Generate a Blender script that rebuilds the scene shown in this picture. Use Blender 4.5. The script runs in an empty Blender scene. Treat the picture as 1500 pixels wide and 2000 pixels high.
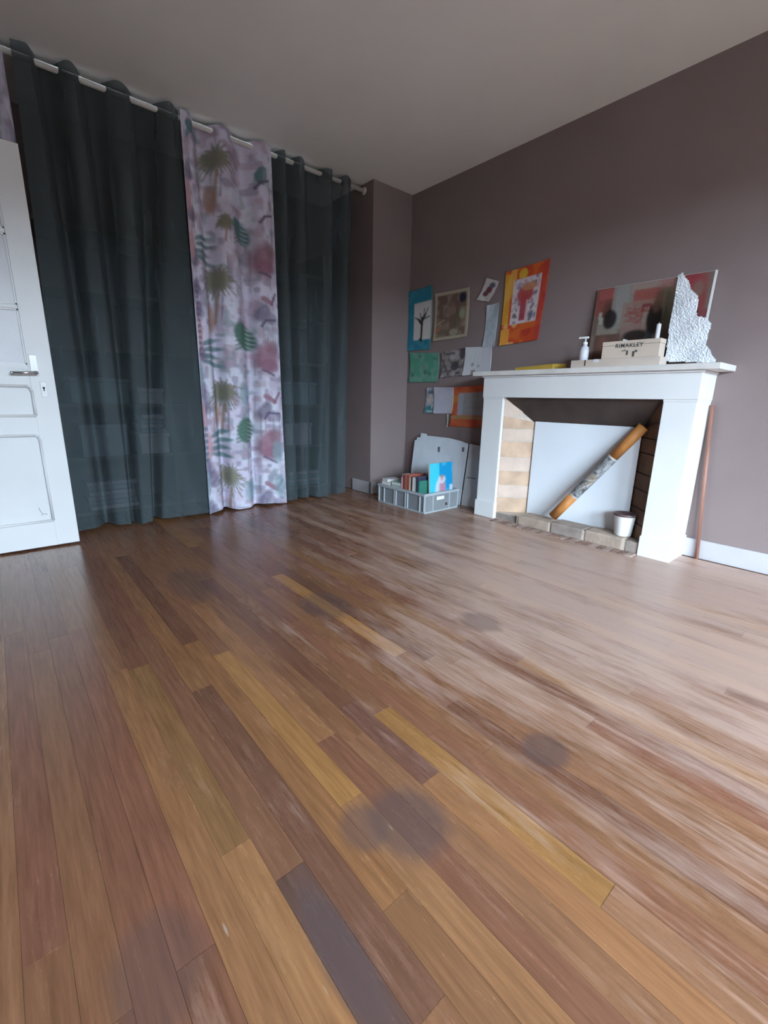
import bpy, bmesh, math, random
import numpy as np
from mathutils import Matrix, Vector
random.seed(7); np.random.seed(7)
SC = bpy.context.scene
COL = SC.collection

# ------------------------------------------------------------------ camera
cd = bpy.data.cameras.new('camera'); cam = bpy.data.objects.new('camera', cd); COL.objects.link(cam)
Rm = np.array([[0.7612, -0.1456, 0.6319], [-0.6482, -0.1994, 0.7349], [0.019, -0.969, -0.2462]])
_u, _s, _vt = np.linalg.svd(Rm); Rm = _u @ _vt
M = Matrix.Identity(4)
for i in range(3):
    M[i][0] = Rm[i, 0]; M[i][1] = -Rm[i, 1]; M[i][2] = -Rm[i, 2]
M[2][3] = 0.9
cam.matrix_world = M
cd.sensor_fit = 'HORIZONTAL'; cd.sensor_width = 36.0; cd.lens = 871.3 * 36.0 / 1500.0
cd.clip_start = 0.02; cd.clip_end = 200
SC.camera = cam

# ------------------------------------------------------------------ sky and exposure
WINX0, WINX1, WINZ0, WINZ1, WINY = -0.47, 1.60, 0.85, 2.40, -3.4
SIDEY0, SIDEY1, SIDEZ0, SIDEZ1, SIDEX = -3.05, -1.75, 0.85, 2.35, -0.52
SKY = (0.76, 0.96, 1.16); SKY_STRENGTH = 90.0
SC.view_settings.view_transform = 'Standard'; SC.view_settings.look = 'None'
SC.view_settings.exposure = 0.0; SC.view_settings.gamma = 1.0; SC.view_settings.use_curve_mapping = False
w = bpy.data.worlds.new('overcast_sky'); SC.world = w; w.use_nodes = True
bg = w.node_tree.nodes['Background']
bg.inputs['Color'].default_value = (*SKY, 1); bg.inputs['Strength'].default_value = SKY_STRENGTH
def portal(size, size_y, loc, rot):
    pl = bpy.data.lights.new('window_portal', 'AREA'); pl.shape = 'RECTANGLE'
    pl.size = size; pl.size_y = size_y; pl.cycles.is_portal = True
    po = bpy.data.objects.new('window_portal', pl); COL.objects.link(po); po.location = loc; po.rotation_euler = rot
portal(WINX1 - WINX0, WINZ1 - WINZ0, ((WINX0 + WINX1) / 2, WINY - 0.14, (WINZ0 + WINZ1) / 2), (math.radians(90), 0, 0))
portal(SIDEY1 - SIDEY0, SIDEZ1 - SIDEZ0, (SIDEX - 0.105, (SIDEY0 + SIDEY1) / 2, (SIDEZ0 + SIDEZ1) / 2), (math.radians(90), 0, math.radians(-90)))
SC.cycles.max_bounces = 10; SC.cycles.diffuse_bounces = 6; SC.cycles.transparent_max_bounces = 12
SC.cycles.use_denoising = True

# ------------------------------------------------------------------ helpers
def lin(c):
    c = np.asarray(c, float) / 255.0
    return np.where(c <= 0.04045, c / 12.92, ((c + 0.055) / 1.055) ** 2.4)

def tag(o, label=None, cat=None, group=None, kind=None):
    if label: o['label'] = label
    if cat: o['category'] = cat
    if group: o['group'] = group
    if kind: o['kind'] = kind
    return o

def empty(name, loc, label=None, cat=None, group=None, kind=None, rotz=0):
    o = bpy.data.objects.new(name, None); COL.objects.link(o); o.location = loc; o.rotation_euler = (0, 0, rotz)
    o.empty_display_size = 0.05
    return tag(o, label, cat, group, kind)

def link_mesh(name, me, m=None, parent=None, smooth=False):
    o = bpy.data.objects.new(name, me); COL.objects.link(o)
    if m: me.materials.append(m)
    if smooth:
        for p in me.polygons: p.use_smooth = True
    if parent: put(o, parent)
    return o

def put(o, parent):
    """parent o; its vertices are given in world axes, so undo the parent's place"""
    o.parent = parent
    bpy.context.view_layer.update()
    o.matrix_parent_inverse = parent.matrix_world.inverted()

class MB:
    """collects boxes, bars and tubes; build() links them as one mesh object"""
    def __init__(s): s.bm = bmesh.new()
    def box(s, x0, y0, z0, x1, y1, z1, bev=0.0):
        r = bmesh.ops.create_cube(s.bm, size=1.0)
        vs = r['verts']
        for v in vs:
            v.co = Vector(((x0 + x1) / 2 + v.co.x * (x1 - x0), (y0 + y1) / 2 + v.co.y * (y1 - y0), (z0 + z1) / 2 + v.co.z * (z1 - z0)))
        if bev > 0:
            es = list({e for v in vs for e in v.link_edges})
            bmesh.ops.bevel(s.bm, geom=es, offset=bev, segments=2, affect='EDGES', profile=0.6)
        return s
    def poly(s, pts):
        s.bm.faces.new([s.bm.verts.new(p) for p in pts]); return s
    def prism(s, pts, d):
        """closed outline pts, pushed along vector d"""
        a = [s.bm.verts.new(p) for p in pts]; b = [s.bm.verts.new(Vector(p) + Vector(d)) for p in pts]
        n = len(a)
        s.bm.faces.new(a); s.bm.faces.new(b[::-1])
        for i in range(n): s.bm.faces.new([a[(i + 1) % n], a[i], b[i], b[(i + 1) % n]])
        return s
    def tube(s, p, q, r, n=16, r2=None, caps=True):
        p = Vector(p); q = Vector(q); r2 = r if r2 is None else r2
        d = (q - p).normalized(); a = d.orthogonal().normalized(); b = d.cross(a)
        A = []; B = []
        for i in range(n):
            t = 2 * math.pi * i / n; u = a * math.cos(t) + b * math.sin(t)
            A.append(s.bm.verts.new(p + u * r)); B.append(s.bm.verts.new(q + u * r2))
        for i in range(n): s.bm.faces.new([A[i], A[(i + 1) % n], B[(i + 1) % n], B[i]])
        if caps: s.bm.faces.new(A[::-1]); s.bm.faces.new(B)
        return s
    def lathe(s, c, prof, n=28):
        c = Vector(c); rings = []
        for r, z in prof:
            rings.append([s.bm.verts.new(c + Vector((r * math.cos(2 * math.pi * i / n), r * math.sin(2 * math.pi * i / n), z))) for i in range(n)])
        for a, b in zip(rings, rings[1:]):
            for i in range(n): s.bm.faces.new([a[i], a[(i + 1) % n], b[(i + 1) % n], b[i]])
        s.bm.faces.new(rings[0][::-1]); s.bm.faces.new(rings[-1])
        return s
    def build(s, name, m=None, parent=None, smooth=False):
        bmesh.ops.recalc_face_normals(s.bm, faces=s.bm.faces)
        me = bpy.data.meshes.new(name); s.bm.to_mesh(me); s.bm.free()
        return link_mesh(name, me, m, parent, smooth)

# ------------------------------------------------------------------ materials
def base_mat(name):
    m = bpy.data.materials.new(name); m.use_nodes = True
    return m, m.node_tree.nodes, m.node_tree.links, m.node_tree.nodes['Principled BSDF']

def mat(name, c, rough=0.6, var=0.08, scale=6.0, bump=0.0, bscale=80.0, spec=0.4, stretch=(1, 1, 1), metal=0.0, detail=4.0):
    """plain surface: base colour with a little procedural mottling and relief"""
    m, N, L, B = base_mat(name)
    c = np.asarray(c, float)
    tc = N.new('ShaderNodeTexCoord'); mp = N.new('ShaderNodeMapping'); mp.inputs['Scale'].default_value = stretch
    L.new(tc.outputs['Object'], mp.inputs['Vector'])
    nz = N.new('ShaderNodeTexNoise'); nz.inputs['Scale'].default_value = scale; nz.inputs['Detail'].default_value = detail
    L.new(mp.outputs['Vector'], nz.inputs['Vector'])
    rp = N.new('ShaderNodeValToRGB'); L.new(nz.outputs['Fac'], rp.inputs['Fac'])
    rp.color_ramp.elements[0].position = 0.3; rp.color_ramp.elements[1].position = 0.7
    rp.color_ramp.elements[0].color = (*np.clip(c * (1 - var), 0, 1), 1)
    rp.color_ramp.elements[1].color = (*np.clip(c * (1 + var), 0, 1), 1)
    L.new(rp.outputs['Color'], B.inputs['Base Color'])
    B.inputs['Roughness'].default_value = rough; B.inputs['Specular IOR Level'].default_value = spec
    B.inputs['Metallic'].default_value = metal
    if bump > 0:
        n2 = N.new('ShaderNodeTexNoise'); n2.inputs['Scale'].default_value = bscale; n2.inputs['Detail'].default_value = 3
        L.new(mp.outputs['Vector'], n2.inputs['Vector'])
        bp = N.new('ShaderNodeBump'); bp.inputs['Strength'].default_value = bump; bp.inputs['Distance'].default_value = 0.004
        L.new(n2.outputs['Fac'], bp.inputs['Height']); L.new(bp.outputs['Normal'], B.inputs['Normal'])
    return m

def paint_mat(name, rough=0.75, transl=0.0, bump=0.0):
    """flat print carried by the mesh's own colour layer"""
    m, N, L, B = base_mat(name)
    at = N.new('ShaderNodeAttribute'); at.attribute_name = 'print'
    nz = N.new('ShaderNodeTexNoise'); nz.inputs['Scale'].default_value = 60; nz.inputs['Detail'].default_value = 4
    tc = N.new('ShaderNodeTexCoord'); L.new(tc.outputs['Object'], nz.inputs['Vector'])
    mx = N.new('ShaderNodeMix'); mx.data_type = 'RGBA'; mx.blend_type = 'MULTIPLY'; mx.inputs[0].default_value = 0.18
    L.new(at.outputs['Color'], mx.inputs[6]); L.new(nz.outputs['Color'], mx.inputs[7])
    L.new(mx.outputs[2], B.inputs['Base Color'])
    B.inputs['Roughness'].default_value = rough; B.inputs['Specular IOR Level'].default_value = 0.25
    if bump > 0:
        bp = N.new('ShaderNodeBump'); bp.inputs['Strength'].default_value = bump; bp.inputs['Distance'].default_value = 0.003
        L.new(nz.outputs['Fac'], bp.inputs['Height']); L.new(bp.outputs['Normal'], B.inputs['Normal'])
    return m

def plank_mat():
    m, N, L, B = base_mat('worn_oak')
    oi = N.new('ShaderNodeObjectInfo'); ge = N.new('ShaderNodeNewGeometry')
    # grain runs along y; each plank shifts it by its own random number
    add = N.new('ShaderNodeVectorMath'); add.operation = 'ADD'
    sc = N.new('ShaderNodeVectorMath'); sc.operation = 'SCALE'; sc.inputs[3].default_value = 37.0
    cv = N.new('ShaderNodeCombineXYZ'); L.new(oi.outputs['Random'], cv.inputs[1]); L.new(oi.outputs['Random'], cv.inputs[0])
    L.new(cv.outputs[0], sc.inputs[0]); L.new(ge.outputs['Position'], add.inputs[0]); L.new(sc.outputs[0], add.inputs[1])
    mp = N.new('ShaderNodeMapping'); mp.inputs['Scale'].default_value = (1, 0.06, 1); L.new(add.outputs[0], mp.inputs['Vector'])
    g = N.new('ShaderNodeTexNoise'); g.inputs['Scale'].default_value = 90; g.inputs['Detail'].default_value = 6; g.inputs['Roughness'].default_value = 0.65
    L.new(mp.outputs[0], g.inputs['Vector'])
    r1 = N.new('ShaderNodeValToRGB'); r1.color_ramp.elements[0].position = 0.25; r1.color_ramp.elements[1].position = 0.75
    r1.color_ramp.elements[0].color = (0.66, 0.63, 0.60, 1); r1.color_ramp.elements[1].color = (1.28, 1.29, 1.28, 1)
    L.new(g.outputs['Fac'], r1.inputs['Fac'])
    m1 = N.new('ShaderNodeMix'); m1.data_type = 'RGBA'; m1.blend_type = 'MULTIPLY'; m1.inputs[0].default_value = 1.0
    L.new(oi.outputs['Color'], m1.inputs[6]); L.new(r1.outputs['Color'], m1.inputs[7])
    # broad worn patches of pale, matt finish; floor glare is painted in too
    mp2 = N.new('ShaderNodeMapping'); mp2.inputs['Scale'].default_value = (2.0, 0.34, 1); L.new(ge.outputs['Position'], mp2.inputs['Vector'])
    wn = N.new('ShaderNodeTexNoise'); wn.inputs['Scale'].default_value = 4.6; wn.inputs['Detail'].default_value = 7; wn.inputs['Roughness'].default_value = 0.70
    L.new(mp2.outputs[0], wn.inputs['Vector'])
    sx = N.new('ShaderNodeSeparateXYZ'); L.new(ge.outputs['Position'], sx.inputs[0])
    tr = N.new('ShaderNodeMapRange'); tr.inputs[1].default_value = 0.5; tr.inputs[2].default_value = 1.8; tr.inputs[3].default_value = -0.14; tr.inputs[4].default_value = 0.25  # painted glare: paler towards the fireplace side
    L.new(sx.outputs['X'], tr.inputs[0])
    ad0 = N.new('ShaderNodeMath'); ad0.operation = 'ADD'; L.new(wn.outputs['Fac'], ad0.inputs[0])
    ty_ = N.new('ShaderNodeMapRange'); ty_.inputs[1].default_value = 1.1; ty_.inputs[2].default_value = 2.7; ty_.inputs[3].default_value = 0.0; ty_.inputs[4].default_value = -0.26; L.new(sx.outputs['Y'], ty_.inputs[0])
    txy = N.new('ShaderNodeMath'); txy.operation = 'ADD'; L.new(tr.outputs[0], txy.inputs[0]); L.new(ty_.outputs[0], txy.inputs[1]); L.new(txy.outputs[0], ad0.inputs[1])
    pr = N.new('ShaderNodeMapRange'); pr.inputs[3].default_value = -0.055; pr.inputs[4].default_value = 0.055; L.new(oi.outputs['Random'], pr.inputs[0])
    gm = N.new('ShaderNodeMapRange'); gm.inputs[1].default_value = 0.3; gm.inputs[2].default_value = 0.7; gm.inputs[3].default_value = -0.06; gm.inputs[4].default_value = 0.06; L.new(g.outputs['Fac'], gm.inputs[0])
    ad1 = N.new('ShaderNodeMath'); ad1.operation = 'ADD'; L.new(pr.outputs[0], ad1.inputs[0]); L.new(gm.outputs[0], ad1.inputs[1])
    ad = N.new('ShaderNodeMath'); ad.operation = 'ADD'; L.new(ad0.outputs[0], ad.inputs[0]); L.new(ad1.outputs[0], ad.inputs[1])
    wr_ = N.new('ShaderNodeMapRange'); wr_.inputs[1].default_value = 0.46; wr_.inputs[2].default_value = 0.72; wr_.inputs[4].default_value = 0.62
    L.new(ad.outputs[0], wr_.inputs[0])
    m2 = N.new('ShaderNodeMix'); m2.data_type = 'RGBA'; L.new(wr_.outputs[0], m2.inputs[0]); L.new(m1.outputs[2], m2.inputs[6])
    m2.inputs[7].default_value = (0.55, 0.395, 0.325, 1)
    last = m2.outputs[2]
    # old stains, each with a place and shape of its own
    for (px, py, rx, ry, k) in ((0.56, 0.55, 0.085, 0.10, 0.62), (0.475, 0.60, 0.05, 0.06, 0.5), (0.31, 0.45, 0.035, 0.14, 0.75), (0.985, 0.47, 0.06, 0.06, 0.6),
                                (1.42, 1.02, 0.08, 0.10, 0.5), (1.0, 1.55, 0.10, 0.14, 0.45), (0.07, 0.62, 0.07, 0.10, 0.4), (0.62, 2.15, 0.10, 0.22, 0.4)):
        v = N.new('ShaderNodeVectorMath'); v.operation = 'SUBTRACT'; v.inputs[1].default_value = (px, py, 0); L.new(ge.outputs['Position'], v.inputs[0])
        v2 = N.new('ShaderNodeVectorMath'); v2.operation = 'DIVIDE'; v2.inputs[1].default_value = (rx, ry, 1000); L.new(v.outputs[0], v2.inputs[0])
        ln = N.new('ShaderNodeVectorMath'); ln.operation = 'LENGTH'; L.new(v2.outputs[0], ln.inputs[0])
        a2 = N.new('ShaderNodeMath'); a2.operation = 'MULTIPLY_ADD'; a2.inputs[1].default_value = 1.1; L.new(wn.outputs['Fac'], a2.inputs[0]); L.new(ln.outputs['Value'], a2.inputs[2])
        mr = N.new('ShaderNodeMapRange'); mr.inputs[1].default_value = 1.30; mr.inputs[2].default_value = 1.70; mr.inputs[3].default_value = k; mr.inputs[4].default_value = 0
        L.new(a2.outputs[0], mr.inputs[0])
        mm = N.new('ShaderNodeMix'); mm.data_type = 'RGBA'; L.new(mr.outputs[0], mm.inputs[0]); L.new(last, mm.inputs[6]); mm.inputs[7].default_value = (0.10, 0.065, 0.062, 1)
        last = mm.outputs[2]
    # pale scratches and specks
    sv = N.new('ShaderNodeTexVoronoi'); sv.inputs['Scale'].default_value = 5.5; L.new(mp2.outputs[0], sv.inputs['Vector'])
    sm = N.new('ShaderNodeMapRange'); sm.inputs[1].default_value = 0.02; sm.inputs[2].default_value = 0.035; sm.inputs[3].default_value = 0.55; sm.inputs[4].default_value = 0
    L.new(sv.outputs['Distance'], sm.inputs[0])
    ms = N.new('ShaderNodeMix'); ms.data_type = 'RGBA'; L.new(sm.outputs[0], ms.inputs[0]); L.new(last, ms.inputs[6]); ms.inputs[7].default_value = (0.5, 0.42, 0.36, 1)
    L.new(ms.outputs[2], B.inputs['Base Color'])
    rr = N.new('ShaderNodeMapRange'); rr.inputs[1].default_value = 0.3; rr.inputs[2].default_value = 0.75; rr.inputs[3].default_value = 0.22; rr.inputs[4].default_value = 0.40
    L.new(ad.outputs[0], rr.inputs[0]); L.new(rr.outputs[0], B.inputs['Roughness'])
    B.inputs['Specular IOR Level'].default_value = 0.62
    bp = N.new('ShaderNodeBump'); bp.inputs['Strength'].default_value = 0.12; bp.inputs['Distance'].default_value = 0.002
    L.new(g.outputs['Fac'], bp.inputs['Height']); L.new(bp.outputs['Normal'], B.inputs['Normal'])
    return m

def cloth_mat(name, c, through=0.25, use_print=False):
    m, N, L, B = base_mat(name)
    out = N['Material Output']
    B.inputs['Roughness'].default_value = 0.9; B.inputs['Specular IOR Level'].default_value = 0.1
    tc = N.new('ShaderNodeTexCoord')
    if use_print:
        at = N.new('ShaderNodeAttribute'); at.attribute_name = 'print'; L.new(at.outputs['Color'], B.inputs['Base Color'])
    else:
        nz = N.new('ShaderNodeTexNoise'); nz.inputs['Scale'].default_value = 5; nz.inputs['Detail'].default_value = 5
        mp = N.new('ShaderNodeMapping'); mp.inputs['Scale'].default_value = (3, 3, 0.4)
        L.new(tc.outputs['Object'], mp.inputs[0]); L.new(mp.outputs[0], nz.inputs['Vector'])
        rp = N.new('ShaderNodeValToRGB'); c = np.array(c)
        rp.color_ramp.elements[0].position = .3; rp.color_ramp.elements[1].position = .7
        rp.color_ramp.elements[0].color = (*(c * 0.85), 1); rp.color_ramp.elements[1].color = (*(c * 1.15), 1)
        L.new(nz.outputs['Fac'], rp.inputs[0]); L.new(rp.outputs[0], B.inputs['Base Color'])
    wv = N.new('ShaderNodeTexNoise'); wv.inputs['Scale'].default_value = 350; L.new(tc.outputs['Object'], wv.inputs['Vector'])
    bp = N.new('ShaderNodeBump'); bp.inputs['Strength'].default_value = 0.15; bp.inputs['Distance'].default_value = 0.002
    L.new(wv.outputs['Fac'], bp.inputs['Height']); L.new(bp.outputs['Normal'], B.inputs['Normal'])
    if through > 0:
        t = N.new('ShaderNodeBsdfTransparent'); mx = N.new('ShaderNodeMixShader'); mx.inputs[0].default_value = through
        L.new(B.outputs[0], mx.inputs[1]); L.new(t.outputs[0], mx.inputs[2]); L.new(mx.outputs[0], out.inputs['Surface'])
    return m

WALLC = (0.225, 0.174, 0.167)
m_wall = mat('taupe_paint', WALLC, 0.85, 0.04, 3.0, 0.12, 220, 0.2)
m_ceil = mat('ceiling_paint', (0.84, 0.82, 0.78), 0.9, 0.03, 2.0, 0.1, 200, 0.2)
m_white = mat('white_gloss_paint', (0.72, 0.72, 0.71), 0.42, 0.03, 4.0, 0.05, 60, 0.45)
m_shelf = mat('aged_white_paint', (0.66, 0.63, 0.60), 0.5, 0.10, 9.0, 0.08, 60, 0.4)
m_door = mat('door_paint', (0.74, 0.74, 0.735), 0.40, 0.03, 3.0, 0.05, 40, 0.45)
m_base = mat('skirting_paint', (0.46, 0.44, 0.45), 0.5, 0.04, 7.0, 0.05, 60, 0.4)
m_sub = mat('subfloor', (0.19, 0.105, 0.06), 0.6, 0.15, 8.0)
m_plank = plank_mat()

# ------------------------------------------------------------------ setting
XW, YN, XE, HC = 3.125, 3.327, 2.676, 2.666
XL, YB = -0.52, 4.10
fl = MB().box(XL - 1.3, WINY - 0.25, -0.12, XW + 0.2, YB + 0.1, -0.004).build('floor', m_sub); tag(fl, kind='structure')
tag(MB().box(XL - 1.3, WINY - 0.25, HC, XW + 0.2, YB + 0.1, HC + 0.15).build('ceiling', m_ceil), kind='structure')
tag(MB().box(XW, WINY - 0.25, 0, XW + 0.2, YB + 0.1, HC).build('wall_right', m_wall), kind='structure')
tag(MB().box(XL - 0.1, YB, 0, XE, YB + 0.1, HC).box(XE, YN, 0, XW, YB + 0.1, HC).build('wall_back', m_wall), kind='structure')
b = MB().box(XL - 0.12, WINY - 0.25, 0, XL, SIDEY0, HC).box(XL - 0.12, SIDEY1, 0, XL, 2.40, HC).box(XL - 0.12, SIDEY0, 0, XL, SIDEY1, SIDEZ0).box(XL - 0.12, SIDEY0, SIDEZ1, XL, SIDEY1, HC)
b.box(XL - 0.12, 2.40, 2.13, XL, 3.26, HC).box(XL - 0.12, 3.26, 0, XL, YB, HC)
tag(b.build('wall_left', m_wall), kind='structure')
tag(MB().box(XL - 1.3, 2.2, 0, XL - 1.2, 3.5, HC).box(XL - 1.2, 2.2, 0, XL - 0.12, 2.3, HC).box(XL - 1.2, 3.4, 0, XL - 0.12, 3.5, HC).build('wall_hall', m_wall), kind='structure')
b = MB().box(XL, WINY - 0.25, 0, WINX0, WINY, HC).box(WINX1, WINY - 0.25, 0, XW, WINY, HC)
b.box(WINX0, WINY - 0.25, 0, WINX1, WINY, WINZ0).box(WINX0, WINY - 0.25, WINZ1, WINX1, WINY, HC)
tag(b.build('wall_front', m_wall), kind='structure')
m_ground = mat('garden_ground', (0.05, 0.055, 0.035), 0.9, 0.3, 0.8)
tag(MB().box(-40, -60, -1.2, 40, 20, -1.0).build('ground_outside', m_ground), kind='structure')

m_sky_blocker = mat('sky_blocker_grey', (0.07, 0.066, 0.062), 0.9, 0.1, 0.5)  # added masses outside, out of view, that cut off the low sky
tag(MB().box(-25, -17, -1.0, 25, -12, 2.9).build('sky_blocker_back', m_sky_blocker), kind='structure')
tag(MB().box(-16, -11.9, -1.0, -11, 12, 2.9).build('sky_blocker_left', m_sky_blocker), kind='structure')

# window behind the camera: casement frame and panes
mg, N, L, B = base_mat('window_glass')
t = N.new('ShaderNodeBsdfTransparent'); gl = N.new('ShaderNodeBsdfGlossy'); gl.inputs['Roughness'].default_value = 0.02
mx = N.new('ShaderNodeMixShader'); mx.inputs[0].default_value = 0.06
L.new(t.outputs[0], mx.inputs[1]); L.new(gl.outputs[0], mx.inputs[2]); L.new(mx.outputs[0], N['Material Output'].inputs['Surface'])
win = empty('window_1', ((WINX0 + WINX1) / 2, WINY - 0.1, WINZ0), kind='structure')
xm = (WINX0 + WINX1) / 2
fb = MB()
for x0, x1 in ((WINX0, WINX0 + .06), (xm - .05, xm + .05), (WINX1 - .06, WINX1)): fb.box(x0, WINY - .12, WINZ0, x1, WINY - .06, WINZ1)
for z0, z1 in ((WINZ0, WINZ0 + .10), (WINZ1 - .06, WINZ1)): fb.box(WINX0, WINY - .12, z0, WINX1, WINY - .06, z1)
fb.build('window_frame', m_white, win)
for x0, x1 in ((WINX0 + .06, xm - .05), (xm + .05, WINX1 - .06)):
    MB().box(x0, WINY - .094, WINZ0 + .1, x1, WINY - .09, WINZ1 - .06).build('pane', mg, win)

win = empty('window_2', (SIDEX - .06, (SIDEY0 + SIDEY1) / 2, SIDEZ0), kind='structure')
fb = MB(); ym = (SIDEY0 + SIDEY1) / 2
for y0, y1 in ((SIDEY0, SIDEY0 + .06), (ym - .05, ym + .05), (SIDEY1 - .06, SIDEY1)): fb.box(SIDEX - .10, y0, SIDEZ0, SIDEX - .04, y1, SIDEZ1)
for z0, z1 in ((SIDEZ0, SIDEZ0 + .10), (SIDEZ1 - .06, SIDEZ1)): fb.box(SIDEX - .10, SIDEY0, z0, SIDEX - .04, SIDEY1, z1)
fb.build('window_frame', m_white, win)
for y0, y1 in ((SIDEY0 + .06, ym - .05), (ym + .05, SIDEY1 - .06)):
    MB().box(SIDEX - .074, y0, SIDEZ0 + .1, SIDEX - .07, y1, SIDEZ1 - .06).build('pane', mg, win)

# floor planks, each a part of the floor; they run parallel to the fireplace wall
pm = bpy.data.meshes.new('plank')
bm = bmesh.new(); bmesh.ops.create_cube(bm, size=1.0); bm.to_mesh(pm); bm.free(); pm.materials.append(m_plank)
PITCH, PX0 = 0.0625, 0.216
GOLD = (0.318, 0.155, 0.055); OLIVE = (0.253, 0.129, 0.056); GBROWN = (0.301, 0.145, 0.063); DARK = (0.125, 0.067, 0.051)
tones = [((0.215, 0.099, 0.052), 5), ((0.231, 0.107, 0.054), 5), ((0.199, 0.087, 0.050), 4), ((0.248, 0.118, 0.061), 4), ((0.221, 0.095, 0.056), 3),
         ((0.177, 0.079, 0.046), 2), ((0.269, 0.127, 0.058), 2), ((0.290, 0.137, 0.056), 1)]
bag = [c for c, n in tones for _ in range(n)]
fixed = {0: [(1.55, 0.735, OLIVE), (0.735, -1.4, GBROWN)],
         1: [(1.75, 0.62, (0.215, 0.100, 0.056)), (0.62, -1.4, DARK)],
         2: [(1.30, 0.30, (0.172, 0.079, 0.047)), (0.30, -1.4, (0.226, 0.104, 0.053))],
         3: [(1.6, 0.45, (0.253, 0.117, 0.050)), (0.45, -1.4, (0.236, 0.112, 0.053))],
         4: [(1.46, 0.674, GOLD), (0.674, -1.4, (0.269, 0.129, 0.059))],
         7: [(0.95, 0.60, (0.161, 0.073, 0.050)), (0.60, -1.4, (0.280, 0.129, 0.059))],
         8: [(0.86, 0.20, GOLD), (0.20, -1.4, (0.248, 0.121, 0.066))],
         9: [(1.5, 0.7, (0.236, 0.104, 0.059)), (0.7, -1.4, (0.226, 0.100, 0.056))],
         12: [(2.0, 1.05, (0.344, 0.162, 0.056)), (1.05, -1.4, (0.231, 0.109, 0.059))]}
rnd = random.Random(11)
def add_plank(k, y0, y1, c):
    o = bpy.data.objects.new('plank', pm); COL.objects.link(o)
    j = rnd.uniform(-0.0004, 0.0004)
    o.location = (PX0 + (k + 0.5) * PITCH, (y0 + y1) / 2, -0.006 + j); o.scale = (PITCH - 0.0005, y1 - y0 - 0.0005, 0.012)
    f = rnd.uniform(0.93, 1.07)
    o.color = (c[0] * f, c[1] * f, c[2] * f, 1); o.parent = fl
for k in range(-11, 47):
    x = PX0 + k * PITCH
    if x + PITCH > XW: continue
    ytop = YB if x < XE - PITCH else YN
    segs = list(fixed.get(k, []))
    y = segs[0][0] if segs else -1.4
    if not segs: y = -1.4 
    for a, bb, c in segs: add_plank(k, bb, a, c)
    first = not segs
    while y < ytop - 0.01:
        ln = rnd.uniform(0.9, 1.55)
        if first: ln *= rnd.uniform(0.3, 1.0); first = False
        y2 = min(ytop, y + ln)
        if ytop - y2 < 0.25: y2 = ytop
        add_plank(k, y, y2, rnd.choice(bag)); y = y2

# skirting
tag(MB().box(XW - 0.016, WINY, 0, XW, 0.786, 0.113, 0.003).box(XW - 0.016, 2.198, 0, XW, YN, 0.113, 0.003).build('baseboard_right', m_base), kind='structure')
tag(MB().box(XE - 0.016, YN - 0.016, 0, XE, 3.60, 0.113, 0.003).box(XE - 0.016, YN - 0.016, 0, XW - 0.016, YN, 0.113, 0.003).build('baseboard_back', m_base), kind='structure')

# ------------------------------------------------------------------ door (opened against the alcove)
DX0, DX1, DY, DZ0, DZ1, DT = -0.50, 0.285, 3.204, 0.012, 2.105, 0.040
door = empty('door_1', (DX0, DY + DT / 2, 0), kind='structure')
PXR, PXL = 0.174, -0.389
for x0, x1 in ((PXR, DX1), (DX0, PXL)): MB().box(x0, DY, DZ0, x1, DY + DT, DZ1, 0.002).build('stile', m_door, door)
for z0, z1 in ((DZ0, 0.164), (0.663, 0.770), (0.930, 1.043), (1.975, DZ1)):
    MB().box(PXL, DY + .0005, z0, PXR, DY + DT - .0005, z1).build('rail', m_door, door)
for z0, z1 in ((1.323, 1.345), (1.682, 1.704)): MB().box(PXL, DY + .002, z0, PXR, DY + DT - .002, z1, 0.004).build('glazing_bar', m_door, door)
m_pane = mat('frosted_pane', (0.60, 0.585, 0.60), 0.35, 0.04, 5.0, 0.1, 90, 0.5)
for z0, z1 in ((1.043, 1.323), (1.345, 1.682), (1.704, 1.975)):
    MB().box(PXL - .003, DY + .016, z0 - .003, PXR + .003, DY + .022, z1 + .003).build('pane', m_pane, door)
    g = MB()   # putty bead round the pane
    g.box(PXR - .008, DY + .006, z0, PXR, DY + .016, z1).box(PXL, DY + .006, z0, PXL + .008, DY + .016, z1)
    g.box(PXL, DY + .006, z0, PXR, DY + .016, z0 + .007).box(PXL, DY + .006, z1 - .007, PXR, DY + .016, z1)
    g.build('glazing_bead', m_door, door)
def panel(z0, z1):
    MB().box(PXL, DY + .012, z0, PXR, DY + .028, z1).build('panel', m_door, door)
    # bolection moulding: rounded beads that run round the panel, with eared corners
    r = 0.0075; q = MB(); e = 0.018
    pts = [(PXL, z0), (PXR, z0), (PXR, z1 - e * 1.6), (PXR - e * .35, z1 - e * .5), (PXR - e * 1.2, z1), (PXL + e * 1.2, z1), (PXL + e * .35, z1 - e * .5), (PXL, z1 - e * 1.6)]
    for (xa, za), (xb, zb) in zip(pts, pts[1:] + pts[:1]): q.tube((xa, DY + .001, za), (xb, DY + .001, zb), r, 10)
    q.build('moulding', m_door, door, True)
panel(0.164, 0.663); panel(0.770, 0.930)
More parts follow.
